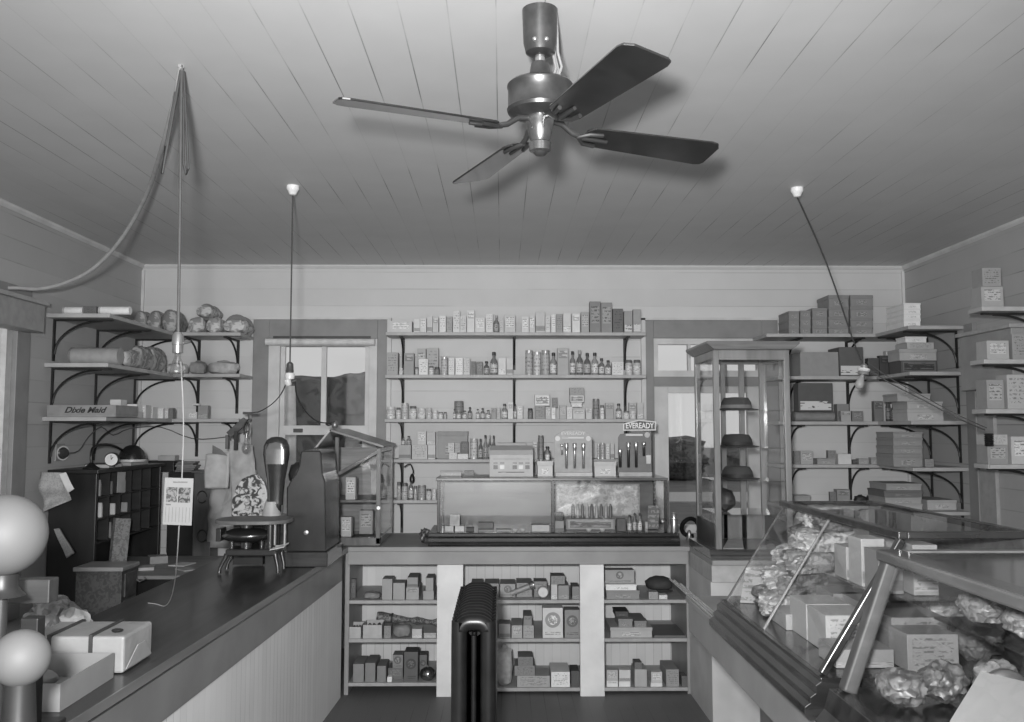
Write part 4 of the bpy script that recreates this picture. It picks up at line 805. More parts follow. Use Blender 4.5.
for x in (TX0+.006, TX1-.01): MB().box(x, x+.004, TY0+w, TY1-w, 1.151, zc-.051).build('side_glass', glass(.1), tc_)
MB().panel([(TX0+.045, TY0+.03, 1.001), (TX0+.17, TY0+.03, 1.001), (TX0+.29, TY1-.04, 1.001), (TX0+.2, TY1-.04, 1.001)], .002).build('floor_paper', mat(.6, .6), tc_)
for i, zz in enumerate((1.83, 1.60, 1.40, 1.20)):
    MB().box(TX0+.022, TX1-.022, TY0+.05, TY1-.05, zz-.006, zz).build('glass_shelf', glass(.15, .93), tc_)
for i, (zz, a) in enumerate(((1.83, .06), (1.60, .035), (1.40, .05))):
    for j, xx_ in enumerate((1.475,)):
        lx = xx_
        o = T('felt_hat', '%s felt hat on the %s glass shelf of the tall cabinet' % (['grey banded', 'black', 'dark'][i], ['top', 'middle', 'lower'][i]), 'hat', (lx, 5.66, zz), 'hats in the tall cabinet')
        MB().lathe([(.03, 0), (.135, .001), (.138, .006), (.098, .012), (.092, .05), (.075, .078), (.03, .082), (.001, .072)], (lx, 5.66, zz+.001), 24).build('hat_body', mat(a, .8), o)
        MB().lathe([(.099, .012), (.096, .034)], (lx, 5.66, zz+.001), 24).build('hat_band', mat(a*3 if i == 0 else .01, .6), o)
o = T('dark_bag', 'dark soft bag on the bottom shelf of the tall cabinet', 'bag', (1.38, 5.66, 1.2))
MB().blob((1.385, 5.66, 1.273), (.062, .12, .068), .15, 2.4, 12, 3, box=.3).build('bag_body', mat(.06, .5), o)
MB().tube([(1.36, 5.60, 1.335), (1.36, 5.62, 1.375), (1.36, 5.68, 1.385), (1.36, 5.72, 1.335)], .005, 8).build('bag_handle', mat(.03, .4), o)

# ------------------------------------------------------------------ gabled glass case on the left rear corner
gc = T('gabled_glass_case', 'wood-framed glass case with sloping lid at the left rear counter corner', 'showcase', (-1.0, 6.2, .951))
GX0, GX1, GY0, GY1 = -1.20, -.795, 5.95, 6.62; hl, hr, hp, xp = 1.42, 1.585, 1.70, -1.13
m_gw = wood(.13, .25, (10, 10, 2), .35, coat=.5)
f = MB()
def gable(y, w=.028):
    f.bar((GX0+.014, y, .965), (GX0+.014, y, 1.585), w); f.bar((GX1-.014, y, .965), (GX1-.014, y, hr), w)
    f.bar((GX0, y, .98), (GX1, y, .98), w, .05); 
gable(GY0+.014); gable(GY1-.014)
f.bar((GX0+.014, GY0+.028, .98), (GX0+.014, GY1-.028, .98), .028, .05); f.bar((GX1-.014, GY0+.028, .98), (GX1-.014, GY1-.028, .98), .028, .05)
f.bar((GX1-.014, GY0+.028, hr-.01), (GX1-.014, GY1-.028, hr-.01), .026, .03)
f.bar((-1.085, GY0+.014, 1.0), (-1.085, GY0+.014, 1.66), .022, .026)
f.bar((-1.075, GY0+.014, hl), (GX1-.02, GY0+.014, hr-.02), .03, .022)
f.bar((-1.065, GY0+.03, 1.24), (GX1-.03, GY0+.03, 1.24), .012, .016)
f.build('frame', m_gw, gc, bevel=.002)
lid = MB(); lid.panel([(xp, GY0-.01, 1.715), (GX1+.02, GY0-.01, hr+.02), (GX1+.02, GY1+.02, hr+.02), (xp, GY1+.02, 1.715)], -.016); lid.build('lid_board', wood(.17, .35, (2, 9, 9), .25), gc, bevel=.002)
lid = MB(); lid.panel([(xp-.002, GY0-.01, 1.713), (xp-.002, GY1+.02, 1.713), (GX0-.03, GY1+.02, 1.59), (GX0-.03, GY0-.01, 1.59)], -.012); lid.build('lid_glass', mat(.30, .12, .6), gc)
MB().box(-1.07, GX1-.028, GY0+.018, GY0+.022, 1.0, 1.23).build('end_glass', glass(.12), gc)
MB().panel([(-1.07, GY0+.02, 1.25), (GX1-.03, GY0+.02, 1.25), (GX1-.03, GY0+.02, hr-.045), (-1.07, GY0+.02, hl-.01)], .004).build('end_glass', glass(.12), gc)
MB().box(GX0+.01, GX1-.004, GY1-.04, GY1-.03, .98, 1.58).build('rear_board', wood(.22, .5), gc)
MB().box(GX1-.012, GX1-.008, GY0+.03, GY1-.03, 1.0, hr-.03).build('side_glass', glass(.12), gc)
MB().box(GX0+.03, GX1-.03, GY0+.05, GY1-.05, 1.232, 1.24).build('inner_shelf', wood(.08, .4), gc)
MB().lathe([(.006, 0), (.006, .012), (.014, .016), (.012, .026)], (GX1-.014, GY0+.0, 1.20), 14, (.2,-1,0)).build('knob', mat(.5, .2, .8), gc)
for i, (x0, x1, y, z0, h, a) in enumerate(((-1.17, -1.09, 6.05, 1.241, .12, .6), (-1.045, -.98, 6.08, 1.241, .15, .55), (-1.07, -1.0, 6.05, 1.0, .13, .5), (-.97, -.88, 6.2, 1.0, .16, .3))):
    o = T('case_carton', '%s carton inside the gabled glass case, %s shelf, %s' % ('pale' if a > .4 else 'grey', 'upper' if z0 > 1.1 else 'lower', 'left' if x0 < -1.045 else 'right'), 'carton', ((x0+x1)/2, y, z0), 'cartons in the gabled case')
    make_item('c', x0, x1, y, y+.08, z0+.001, z0+h, a, o, 'panel')
lamp = T('clamp_lamp', 'small clamp fitting with cord on the peak of the gabled case', 'lamp', (xp, GY0+.1, 1.72))
q = py(334, 424, 6.05)
MB().lathe([(.012, 0), (.02, .01), (.022, .03), (.014, .05)], (xp+.01, 6.06, 1.716), 14).build('socket', mat(.25, .3, .6), lamp)
MB().blob((xp-.03, 6.06, 1.745), (.022, .015, .012), .3, 4, 3, 2).build('clamp', mat(.04, .4), lamp)

# ------------------------------------------------------------------ cash register
cr = T('cash_register', 'dark polished metal cash register seen end-on beside the gabled case', 'cash register', (-1.1, 5.2, .951))
YR0 = 5.08
def Q(u, v, y=YR0): q = py(u, v, y); return (q.x, q.z)
prof = [Q(286, 552), Q(286.5, 488), Q(291, 480), Q(296, 473), Q(299, 465), Q(300.5, 452), Q(303, 450.5), Q(319, 450.5), Q(321, 452), Q(322.5, 474), Q(325, 482), Q(326, 552)]
MB().prism(prof, 'y', YR0, YR0+.42).build('register_body', mat(.05, .25, .5, var=.25, scale=7), cr, bevel=.008)
a = Q(283, 552); b = Q(328, 552)
MB().box(a[0], b[0], YR0-.012, YR0+.44, .951, a[1]).build('drawer_base', wood(.03, .25, coat=.6), cr, bevel=.005)
MB().lathe([(.012, 0), (.012, .004), (.003, .006)], (Q(306, 533)[0], YR0, Q(0, 533)[1]), 18, (0,-1,0)).build('lock_plate', mat(.5, .3, .8), cr)
c0, c1 = Q(313, 451.5), Q(314.5, 447.5)
MB().lathe([(.005, 0), (.005, .012), (.011, .016), (.009, .024)], (c0[0], YR0+.1, c0[1]-.002), 12).build('finial', mat(.1, .3, .5), cr)
# small things beyond the register
p = py(303, 462, 5.75)
o = T('small_dark_hat_box', 'black rounded box with pale contents behind the cash register', 'box', (py(297, 470, 5.7).x, 5.7, .951))
q0, q1 = py(289, 484, 5.7), py(301, 460, 5.7)
MB().box(q0.x, q1.x+.05, 5.66, 5.8, .951, q0.z-.02).build('stand', mat(.3, .5), o, bevel=.004)
MB().blob(((q0.x+q1.x)/2+.01, 5.73, q0.z+.06), (.055, .06, .078), .12, 3, 8, 3).build('dark_top', mat(.02, .4), o)

# ------------------------------------------------------------------ counter scale
YS = 4.90
def S(u, v, y=YS): return py(u, v, y)
sl = T('counter_scale', 'ornate old counter scale with pear-shaped polished head and wide pan', 'scale', (S(250, 560).x, YS, .951))
cx = S(247, 535).x; hx = .13
zleg = S(250, 549).z; ba = mat(.05, .3, .5); bb = mat(.10, .25, .7)
MB().box(S(229, 550).x, S(279, 550).x, YS-.07, YS+.09, S(0, 555).z, S(0, 548).z).build('base_plate', ba, sl, bevel=.008)
for (u, du) in ((230, -7), (278, 3)):
    for yy_ in (YS-.055, YS+.075):
        x = S(u, 550).x; x2 = S(u+du, 572).x; zt_ = S(0, 553).z
        MB().tube([(x, yy_, zt_), (x+(x2-x)*.2, yy_-.004, zt_-.02), (x+(x2-x)*.9, yy_-.008, .985), (x2, yy_-.012, .957)], [.014, .012, .008, .010], 10).build('leg', ba, sl)
oc = S(246, 535)
MB().blob((oc.x, YS+.01, oc.z), (.138, .10, .042), .02, 1, 1, 4).build('oval_drum', mat(.12, .18, .85, var=.1), sl)
ms = MB(); ms.cyl((oc.x, YS+.01, zleg-.002), (oc.x, YS+.01, oc.z-.03), .03); ms.cyl((S(237, 0).x if 0 else oc.x-.08, YS+.02, zleg-.002), (oc.x-.08, YS+.02, oc.z-.02), .012); ms.cyl((oc.x+.08, YS+.02, zleg-.002), (oc.x+.08, YS+.02, oc.z-.02), .012)
ms.build('linkage', bb, sl)
MB().box(S(218, 533).x, S(223, 533).x, YS-.04, YS+.06, S(0, 541).z, S(0, 528).z).build('side_bracket', ba, sl, bevel=.003)
pl = S(255, 519); k = MB(); pr = []
for i in range(40):
    t = 2*math.pi*i/40; c_, s_ = math.cos(t), math.sin(t); pr.append((pl.x+.20*math.copysign(abs(c_)**.7, c_), YS+.0+.16*math.copysign(abs(s_)**.8, s_)))
k.prism(pr, 'z', pl.z-.016, pl.z+.003); k.build('pan', mat(.13, .55), sl, bevel=.003)
MB().cyl((oc.x, YS+.01, oc.z+.03), (oc.x, YS+.01, pl.z-.007), .035).build('pan_support', bb, sl)
d0_ = S(282, 533)
f = MB(); fx0, fx1, fz0, fz1 = S(277, 0).x if 0 else d0_.x-.03, d0_.x+.03, S(0, 546).z, S(0, 521).z
f.box(fx0, fx0+.008, YS-.05, YS-.03, fz0, fz1).box(fx1-.008, fx1, YS-.05, YS-.03, fz0, fz1).box(fx0, fx1, YS-.05, YS-.03, fz1-.008, fz1).box(fx0, fx1, YS-.05, YS-.03, fz0, fz0+.008); f.build('dial_frame', mat(.45, .3, .6), sl)
MB().cyl((d0_.x-.055, YS-.03, zleg), (d0_.x-.055, YS-.03, pl.z-.01), .018).build('side_pillar', bb, sl)
a = S(274, 548); MB().panel([(a.x, YS-.09, zleg+.004), (a.x+.075, YS-.09, zleg+.02), (a.x+.085, YS-.02, zleg+.034), (a.x+.01, YS-.02, zleg+.016)], .003).build('price_card', mat(.6, .5), sl)
# pear-shaped head
hb = S(275.5, 505, YS+.16); ht = S(275.5, 436.5, YS+.16); H_ = ht.z-hb.z; R_ = 13.2/900*(YS+.16)
prof = [(R_*.55, 0), (R_*.58, H_*.12), (R_*.68, H_*.35), (R_*.86, H_*.58), (R_*.99, H_*.74), (R_*.96, H_*.86), (R_*.75, H_*.95), (R_*.4, H_*.99), (.001, H_)]
k = MB().lathe(prof, (hb.x, YS+.16, hb.z), 32)
for v in k.v: v.y = YS+.16+(v.y-YS-.16)*.6
k.build('pear_head', mat(.16, .16, .9, var=.15), sl)
k = MB().lathe([(R_*.70, H_*.60), (R_*.72, H_*.8), (R_*.5, H_*.9), (.001, H_*.92)], (hb.x+.006, YS+.115, hb.z), 28)
for v in k.v: v.y = YS+.115+(v.y-YS-.115)*.18
k.build('head_window', mat(.20, .2, .4), sl)
MB().lathe([(.055, pl.z+.004-hb.z), (.04, 0), (.036, .02)], (hb.x-.02, YS+.16, hb.z), 20).build('head_cone', mat(.35, .5, 0), sl)
MB().cyl((hb.x, YS+.16, zleg), (hb.x, YS+.16, hb.z+.01), .03).build('column', bb, sl)
MB().box(hb.x-.12, hb.x+.03, YS+.09, YS+.2, S(0, 555).z, S(0, 548).z-.001).build('base_plate', ba, sl)
# ornate arched plate behind the pan
ar = []
yb2 = YS+.22
for (u, v) in ((231, 520), (232, 500), (236, 487), (242, 479), (247, 476.5), (254, 474), (259, 476), (264, 482), (267, 492), (268, 520)): q = py(u, v, yb2); ar.append((q.x, q.z))
MB().prism(ar, 'y', yb2, yb2+.03).build('ornate_plate', mottled(.03, .42, 24, .4, .2), sl, bevel=.004)
MB().box(ar[0][0]+.02, ar[-1][0]-.02, YS+.2, yb2+.03, .96, ar[0][1]).build('plate_stand', ba, sl)
# ------------------------------------------------------------------ ceiling fan
fc = Vector((.118, 2.736)); 
def fz(v): return py(540, v, 2.736).z
fan = T('ceiling_fan', 'large four-bladed ceiling fan with dark blades hanging at top centre', 'fan', (fc.x, fc.y, ZC))
m_mo = mat(.10, .3, .7, var=.3); C3 = lambda z_: (fc.x, fc.y, z_)
zc0 = fz(56)
MB().lathe([(.028, 0), (.045, .01), (.052, .04), (.056, ZC-zc0-.002)], C3(zc0), 28).build('canopy', m_mo, fan)
MB().cyl(C3(fz(82)), C3(zc0+.01), .016).build('down_rod', mat(.4, .25, .8), fan)
MB().lathe([(.045, 0), (.034, .02), (.028, .055), (.02, .06)], C3(fz(81)), 24).build('yoke', m_mo, fan)
for s_ in (-1, 1): MB().blob((fc.x+s_*.018, fc.y-.045, zc0+.035), (.008, .008, .008), 0, 1, 1, 2).build('canopy_screw', mat(.5, .3, .8), fan)
R = .100; zt_, zb__ = fz(83), fz(117)
MB().lathe([(.03, zt_-zb__+.012), (R*.55, zt_-zb__+.008), (R*.97, zt_-zb__-.004), (R*1.03, zt_-zb__-.010), (R*1.03, zt_-zb__-.016), (R, zt_-zb__-.020), (R, .028), (R*1.04, .022), (R*1.0, .012), (R*.7, 0), (.02, -.002)][::-1], C3(zb__), 40).build('motor_housing', m_mo, fan)
MB().lathe([(.02, 0), (.034, .006), (.036, .03), (.028, .036), (.034, .05), (.044, .09), (.044, .12), (.03, .125)], C3(fz(153)), 28).build('hub', mat(.25, .2, .85, var=.3), fan)
MB().lathe([(.001, 0), (.014, .002), (.022, .010), (.026, .02)], C3(fz(155)-.004), 20).build('hub_cap', mat(.06, .3, .5), fan)
for x_, y_, i in ((.045, .03, 0), (.060, .02, 1), (.052, .045, 2)):
    MB().tube([(fc.x+x_*.8, fc.y+y_, zt_-.002), (fc.x+x_*1.15, fc.y+y_, zt_+.06), (fc.x+x_*.95, fc.y+y_, zc0+.02), (fc.x+x_*.9, fc.y+y_, ZC)], .0045, 8).build('wire', mat(.25, .5), fan)
zbld = 2.645; BLM = wood(.014, .3, (6, 6, 6), .4, coat=.9)
for k_ in range(4):
    th = math.radians(22.5+90*k_); d = Vector((math.cos(th), math.sin(th), 0)); cw = Vector((d.y, -d.x, 0)); pit = math.radians(12.5)
    side = (cw*math.cos(pit)+Vector((0,0,1))*math.sin(pit)).normalized(); nrm = d.cross(side).normalized()
    o2 = Vector(C3(zbld)); out = []
    r0, r1, w0, w1 = .15, .642, .052, .072
    for (r_, w_) in ((r0, -.6*w0), (r0+.02, -w0), (r1-.03, -w1), (r1-.008, -w1*.93), (r1, -w1*.75), (r1-.004, w1*.6), (r1-.02, w1*.92), (r1-.045, w1), (r0+.02, w0), (r0, .6*w0)): out.append(o2+d*r_+side*w_)
    bl = MB(); bl.panel([p-nrm*.003 for p in out], .007); bl.build('blade', BLM, fan, bevel=.0015)
    ir = MB(); b0 = Vector(C3(zbld+.008))
    ir.tube([b0+d*.04+Vector((0,0,.025)), b0+d*.075+Vector((0,0,.02)), b0+d*.11+Vector((0,0,-.005)), b0+d*.15+Vector((0,0,-.016)), b0+d*.235+Vector((0,0,-.018))], [.010, .010, .009, .009, .006], 10)
    for s_ in (-1, 1): ir.tube([b0+d*.13+Vector((0,0,-.016)), b0+d*.16+side*.028*s_+Vector((0,0,-.018)), b0+d*.205+side*.034*s_+Vector((0,0,-.018))], [.006, .007, .007], 8)
    ir.build('blade_iron', mat(.09, .35, .7), fan)

# ------------------------------------------------------------------ lamps on cords
def bulb(c, r, dirv=(0,0,-1)):
    L = r*3.6
    return MB().lathe([(r*.42, 0), (r*.45, L*.18), (r*.75, L*.42), (r, L*.66), (r*.85, L*.86), (r*.45, L*.97), (.001, L)], c, 20, dirv)
m_bulb = glass(.5, .85); m_cord = mat(.05, .6); m_brass = mat(.22, .3, .7)
hk = pz(182, 65, ZC)
b1 = T('hanging_bulb_lamp', 'bare bulb hanging on a long straight cord over the left counter', 'lamp', (hk.x, hk.y, ZC))
bx_ = py(178, 340, hk.y).x; zs = py(178, 335, hk.y).z; z2 = py(178, 353, hk.y).z
MB().lathe([(.004, 0), (.006, .012), (.003, .03)], (hk.x, hk.y, ZC-.03), 10).build('ceiling_hook', mat(.2, .4, .6), b1)
MB().tube([(hk.x, hk.y, ZC-.02), (hk.x*.997+bx_*.003, hk.y, ZC-.1), ((hk.x+bx_)/2, hk.y, (ZC+zs)/2), (bx_, hk.y, zs)], .0055, 8).build('cord', mat(.07, .6), b1)
lp = [(hk.x+.004, hk.y+.006, ZC-.02), (hk.x+.018, hk.y+.01, ZC-.22), (hk.x+.028, hk.y+.012, ZC-.38), (hk.x+.022, hk.y+.012, ZC-.40), (hk.x+.012, hk.y+.01, ZC-.36), (hk.x+.006, hk.y+.006, ZC-.12)]
MB().tube(lp, .005, 8).build('cord_loop', m_cord, b1)
lp = [(hk.x-.004, hk.y, ZC-.02), (hk.x-.03, hk.y, ZC-.2), (hk.x-.06, hk.y, ZC-.40), (hk.x-.05, hk.y, ZC-.30), (hk.x-.02, hk.y, ZC-.1)]
MB().tube(lp, .005, 8).build('cord_loop', m_cord, b1)
MB().lathe([(.011, zs-z2+.01), (.02, zs-z2-.004), (.021, .03), (.019, .028), (.019, 0)][::-1], (bx_, hk.y, z2), 18).build('socket', mat(.3, .3, .7), b1)
bulb((bx_, hk.y, z2), .026).build('bulb', m_bulb, b1)
MB().cyl((bx_+.018, hk.y, z2+.035), (bx_+.045, hk.y-.005, z2+.04), .005).build('switch_key', m_brass, b1)
# the pale cable sweeping left from the same hook
pts = []
for (u, v, y) in ((181, 66, 3.18), (176, 95, 3.3), (166, 135, 3.6), (157, 165, 4.0), (150, 186, 4.3), (138, 212, 4.6), (124, 235, 4.8), (108, 255, 4.95), (88, 272, 5.05), (62, 284, 5.1), (38, 289, 5.12), (20, 288, 5.12), (8, 288, 5.10)):
    pts.append(py(u, v, y))
# smooth by subdivision
def smooth(P_, n=3):
    out = []
    for i in range(len(P_)-1):
        p0, p1, p2, p3 = P_[max(i-1, 0)], P_[i], P_[i+1], P_[min(i+2, len(P_)-1)]
        for k in range(n):
            t = k/n; out.append(.5*((2*p1)+(p2-p0)*t+(2*p0-5*p1+4*p2-p3)*t*t+(3*p1-p0-3*p2+p3)*t**3))
    return out+[P_[-1]]
tag(MB().tube(smooth([Vector(p) for p in pts]), .011, 10).build('ceiling_cable', mat(.33, .6)), 'thick pale cable sweeping from the ceiling hook down to the left wall', 'cable')
# pull string with the calendar
sp = [Vector((bx_+.012, hk.y, z2-.03)), py(183.5, 420, 3.2), py(182, 476, 3.22)]
o = T('pull_string', 'white string hanging from the bulb through the calendar to the counter', 'string', sp[0])
tail = [py(182, 476, 3.22), py(179, 528, 3.26), py(177, 560, 3.4), py(175, 580, 3.62), py(171, 598, 3.86), Vector(pz(165, 606, .9535)), Vector(pz(156, 604, .9535)), Vector(pz(148, 603, .9535))]
MB().tube(smooth(sp+tail[1:]), .0022, 6).build('string_line', mat(.33, .7), o)
ca = T('wall_calendar', 'small white calendar with two pictures hanging on the white string', 'calendar', py(178, 477, 3.215))
yc = 3.212; a, b, c_, d_ = py(165, 477.5, yc), py(193.5, 478.5, yc), py(191.5, 525.5, yc+.01), py(162.5, 524.5, yc+.01)
MB().panel([a, b, c_, d_], .002).build('calendar_sheet', mat(.27, .6, var=.04), ca)
def on(s_, t_, off=-.0012): p = a+(b-a)*s_+(d_-a)*t_; return p+Vector((0, off, 0))
MB().panel([on(.08, .2), on(.46, .2), on(.46, .52), on(.08, .52)], .0005).build('picture', mottled(.06, .2, 60), ca)
MB().panel([on(.5, .2), on(.92, .2), on(.92, .52), on(.5, .52)], .0005).build('picture', mottled(.03, .18, 45), ca)
g = MB()
for i in range(8): s_ = .08+.12*i; g.panel([on(s_, .62), on(s_+.012, .62), on(s_+.012, .94), on(s_, .94)], .0004)
g.build('date_grid', mat(.14, .6), ca)
MB().panel([on(.08, .555), on(.26, .555), on(.26, .585), on(.08, .585)], .0004).build('month_name', mat(.12, .6), ca)
MB().panel([on(.3, .075), on(.8, .075), on(.8, .11), on(.3, .11)], .0004).build('heading', printed(.25, .08, 1, 2, .4), ca)
# porcelain rosettes with drop cords
r1 = pz(293, 186, ZC); r2 = pz(797, 188, ZC)
l2 = T('drop_cord_lamp', 'lamp socket on a straight drop cord in front of the left window', 'lamp', (r1.x, r1.y, ZC))
MB().lathe([(.034, 0), (.034, -.02), (.026, -.03), (.018, -.048), (.008, -.052)][::-1], (r1.x, r1.y, ZC), 24).build('ceiling_rose', mat(.75, .25), l2)
xx_ = py(290, 362, r1.y).x; s0, s1 = py(290, 362, r1.y).z, py(290, 384, r1.y).z
MB().tube([(r1.x, r1.y, ZC-.05), (xx_*.5+r1.x*.5, r1.y, (ZC+s0)/2), (xx_, r1.y, s0)], .004, 8).build('cord', m_cord, l2)
MB().lathe([(.008, s0-s1), (.018, s0-s1-.01), (.020, (s0-s1)*.62), (.022, (s0-s1)*.6), (.020, (s0-s1)*.55), (.017, (s0-s1)*.4)][::-1], (xx_, r1.y, s1), 18).build('socket', mat(.08, .35, .3), l2)
MB().lathe([(.024, (s0-s1)*.22), (.027, (s0-s1)*.4), (.022, (s0-s1)*.5)], (xx_, r1.y, s1), 18).build('porcelain_ring', mat(.6, .3), l2)
MB().lathe([(.014, -.01), (.022, .01), (.02, .025)], (xx_-.006, r1.y, s1), 16, (-.25, 0, 1)).build('plug_adapter', mat(.5, .4), l2)
MB().cyl((xx_+.01, r1.y, s1+.012), (xx_+.034, r1.y, s1+.02), .012).build('side_plug', mat(.05, .4), l2)
cbl = smooth([Vector((xx_+.03, r1.y, s1+.01)), py(297, 396, 5.0), py(306, 412, 5.3), py(317, 421, 5.6), py(327, 423, 5.85), Vector((xp+.01, 6.06, 1.764))])
tag(MB().tube(cbl, .004, 8).build('lamp_cord', m_cord), 'thin dark cord looping from the hanging socket to the gabled case', 'cord')
cbl = smooth([Vector((xx_-.02, r1.y, s1+.0)), py(281, 394, 5.0), py(272, 404, 5.4), py(258, 412, 6.0), py(243, 413, 6.5)])
tag(MB().tube(cbl, .003, 8).build('lamp_cord', m_cord), 'thin cord running left from the hanging socket towards the rack', 'cord')
l3 = T('tied_back_lamp', 'bulb on a slanting cord pulled back towards the right shelves', 'lamp', (r2.x, r2.y, ZC))
MB().lathe([(.034, 0), (.034, -.02), (.026, -.03), (.018, -.048), (.008, -.052)][::-1], (r2.x, r2.y, ZC), 24).build('ceiling_rose', mat(.75, .25), l3)
e1 = py(852, 337, 5.3); e2 = py(861, 360, 5.35); e3 = py(864, 367, 5.35)
MB().tube(smooth([Vector((r2.x, r2.y, ZC-.05)), py(826, 262, 5.1), e1, e2]), .0045, 8).build('cord', m_cord, l3)
MB().lathe([(.010, -.02), (.020, -.01), (.022, .02), (.032, .03), (.034, .045), (.02, .05)], e3, 18, (-.15, 0, -1)).build('socket', mat(.35, .3, .5), l3)
MB().lathe([(.034, .008), (.037, .018), (.030, .026)], e3, 20, (-.15, 0, -1)).build('porcelain_ring', mat(.7, .3), l3)
bulb(e3+Vector((-.008, 0, -.04)), .027, (-.35, 0, -1)).build('bulb', mat(.35, .12), l3)
e4 = py(985, 430, 5.1); e5 = py(988, 432, 5.1)
cbl = smooth([e3+Vector((.02, 0, -.01)), py(890, 383, 5.3), py(925, 401, 5.2), py(955, 417, 5.12), e4])
tag(MB().tube(cbl, .004, 8).build('lamp_cord', m_cord), 'thin taut cord running right from the tied-back bulb across the corner shelves', 'cord')
cbl = smooth([e3+Vector((.02, 0, .03)), py(893, 380, 5.3), py(930, 400, 5.2), py(960, 416, 5.12), e4+Vector((.01, 0, .012))])
tag(MB().tube(cbl, .003, 8).build('lamp_cord', m_cord), 'second thin taut cord just above the first beside the tied-back bulb', 'cord')
o = T('pendant_switch', 'black ridged pendant switch at the end of the cords at far right', 'switch', e5)
k = MB()
for i in range(6): k.lathe([(.02, 0), (.026, .006), (.02, .012)], e5+Vector((.004, 0, -.012*i-.02)), 14)
k.build('switch_body', mat(.015, .4), o)
MB().tube([e5+Vector((.004, 0, -.09)), e5+Vector((.0, 0, -.2))], .003, 6).build('pull_cord', mat(.3, .6), o)

# ------------------------------------------------------------------ radiator
rd = T('cast_iron_radiator', 'black cast-iron column radiator standing on end towards the camera', 'radiator', (-.10, 4.3, 0))
m_rad = mat(.012, .32, var=.3); rx0, rx1 = -.205, -.032; rc_ = (rx0+rx1)/2; n_ = 13; y_a, y_b = 3.86, 4.74; pitch_ = (y_b-y_a)/n_
for i in range(n_):
    ya = y_a+i*pitch_; w_ = pitch_*.86
    out = []; H0 = .92; hw = (rx1-rx0)/2; rr = .055
    def arcp(cx_, cz_, r_, a0, a1, n=7): return [(cx_+r_*math.cos(a0+(a1-a0)*t/(n-1)), cz_+r_*math.sin(a0+(a1-a0)*t/(n-1))) for t in range(n)]
    outer = [(rx1, .09)]+arcp(rx1-rr, H0-rr, rr, 0, math.pi/2)+arcp(rx0+rr, H0-rr, rr, math.pi/2, math.pi)+[(rx0, .09)]
    iw = hw-.05
    inner = [(rc_+iw, .16)]+arcp(rc_, H0-.045-iw, iw, 0, math.pi/2)+arcp(rc_, H0-.045-iw, iw, math.pi/2, math.pi)+[(rc_-iw, .16)]
    k = MB()
    N = len(outer); 
    # tube-like ring: lathe the arch outline with rounded section
    mid = [((a[0]+b[0])/2, (a[1]+b[1])/2) for a, b in zip(outer, inner)]
    path = smooth([Vector((m_[0], ya+w_/2, m_[1])) for m_ in mid], 2)
    t_ = MB().tube(path, .034, 12)
    for v in t_.v: v.y = ya+w_/2+(v.y-ya-w_/2)*.8
    # hold the outer width
    k.v += t_.v; k.f += t_.f; k.sm = True
    k.cyl((rc_, ya+w_/2, .10), (rc_, ya+w_/2, H0-.075), .012, 10)
    k.bar((rx0+.02, ya+w_/2, .10), (rx1-.02, ya+w_/2, .10), .05, .06)
    k.build('section', m_rad, rd)
for yy_ in (y_a+.04, y_b-.06):
    MB().box(rx0+.01, rx0+.06, yy_-.02, yy_+.02, 0, .09).build('foot', m_rad, rd, bevel=.01); MB().box(rx1-.06, rx1-.01, yy_-.02, yy_+.02, 0, .09).build('foot', m_rad, rd, bevel=.01)
MB().cyl((rc_, y_a+.16, .84), (rc_, y_b-.01, .84), .03).build('header_pipe', m_rad, rd)

# ------------------------------------------------------------------ office corner on the left
dk = T('rolltop_desk', 'tall black desk with open pigeonholes against the left wall', 'desk', (-2.6, 6.3, 0))
m_bl = wood(.012, .4, (8, 8, 2), .4); HX = -2.58; HY0, HY1, HZ = 5.80, 6.90, 1.43
MB().box(XL+.01, HX, HY0, HY0+.03, 0, HZ).build('side_panel', m_bl, dk, bevel=.004); MB().box(XL+.01, HX, HY1-.03, HY1, 0, HZ).build('side_panel', m_bl, dk, bevel=.004)
MB().box(XL+.01, HX+.02, HY0-.03, HY1+.02, HZ, HZ+.025).build('desk_top_board', m_bl, dk, bevel=.003)
MB().box(XL+.01, XL+.03, HY0+.03, HY1-.03, .76, HZ).build('back_panel', m_bl, dk)
pg = MB()
for k_ in range(6): y = HY0+.03+(HY1-HY0-.06)*k_/6; pg.box(XL+.03, HX-.005, y, y+.010, .98, HZ)
for zz in (.98, 1.13, 1.27): pg.box(XL+.03, HX-.003, HY0+.04, HY1-.03, zz, zz+.010)
pg.build('pigeonholes', wood(.022, .5), dk)
MB().box(XL+.01, -2.0, 5.98, HY1, .735, .76).build('writing_surface', wood(.24, .5, (2, 10, 10), .2), dk, bevel=.004)
MB().box(XL+.02, -2.03, 6.0, 6.03, 0, .735).build('front_panel', m_bl, dk); MB().box(-2.06, -2.03, 6.03, HY1, 0, .735).build('pedestal_front', m_bl, dk)
for i, (y, zz, h, a) in enumerate(((5.92, 1.285, .10, .3), (6.1, 1.285, .08, .15), (6.30, 1.285, .09, .5), (5.95, 1.145, .09, .6), (6.15, 1.145, .07, .55), (6.35, 1.145, .06, .3), (6.1, .995, .1, .25), (6.55, 1.145, .09, .2))):
    o = T('letter_bundle', '%s bundle of papers in the desk pigeonholes, %s row, %s from the front' % (tonew(255*a**.45), 'upper' if zz > 1.2 else 'middle' if zz > 1.1 else 'lower', ORD[1+i % 4]), 'papers', (HX-.08, y, zz), 'papers in the pigeonholes')
    k = MB(); 
    for j in range(5): k.box(HX-.14, HX-.02-.004*j, y+.012*j-.02, y+.012*j-.013, zz-.004, zz+h*(1-.07*j))
    k.build('sheets', mat(a, .7), o)
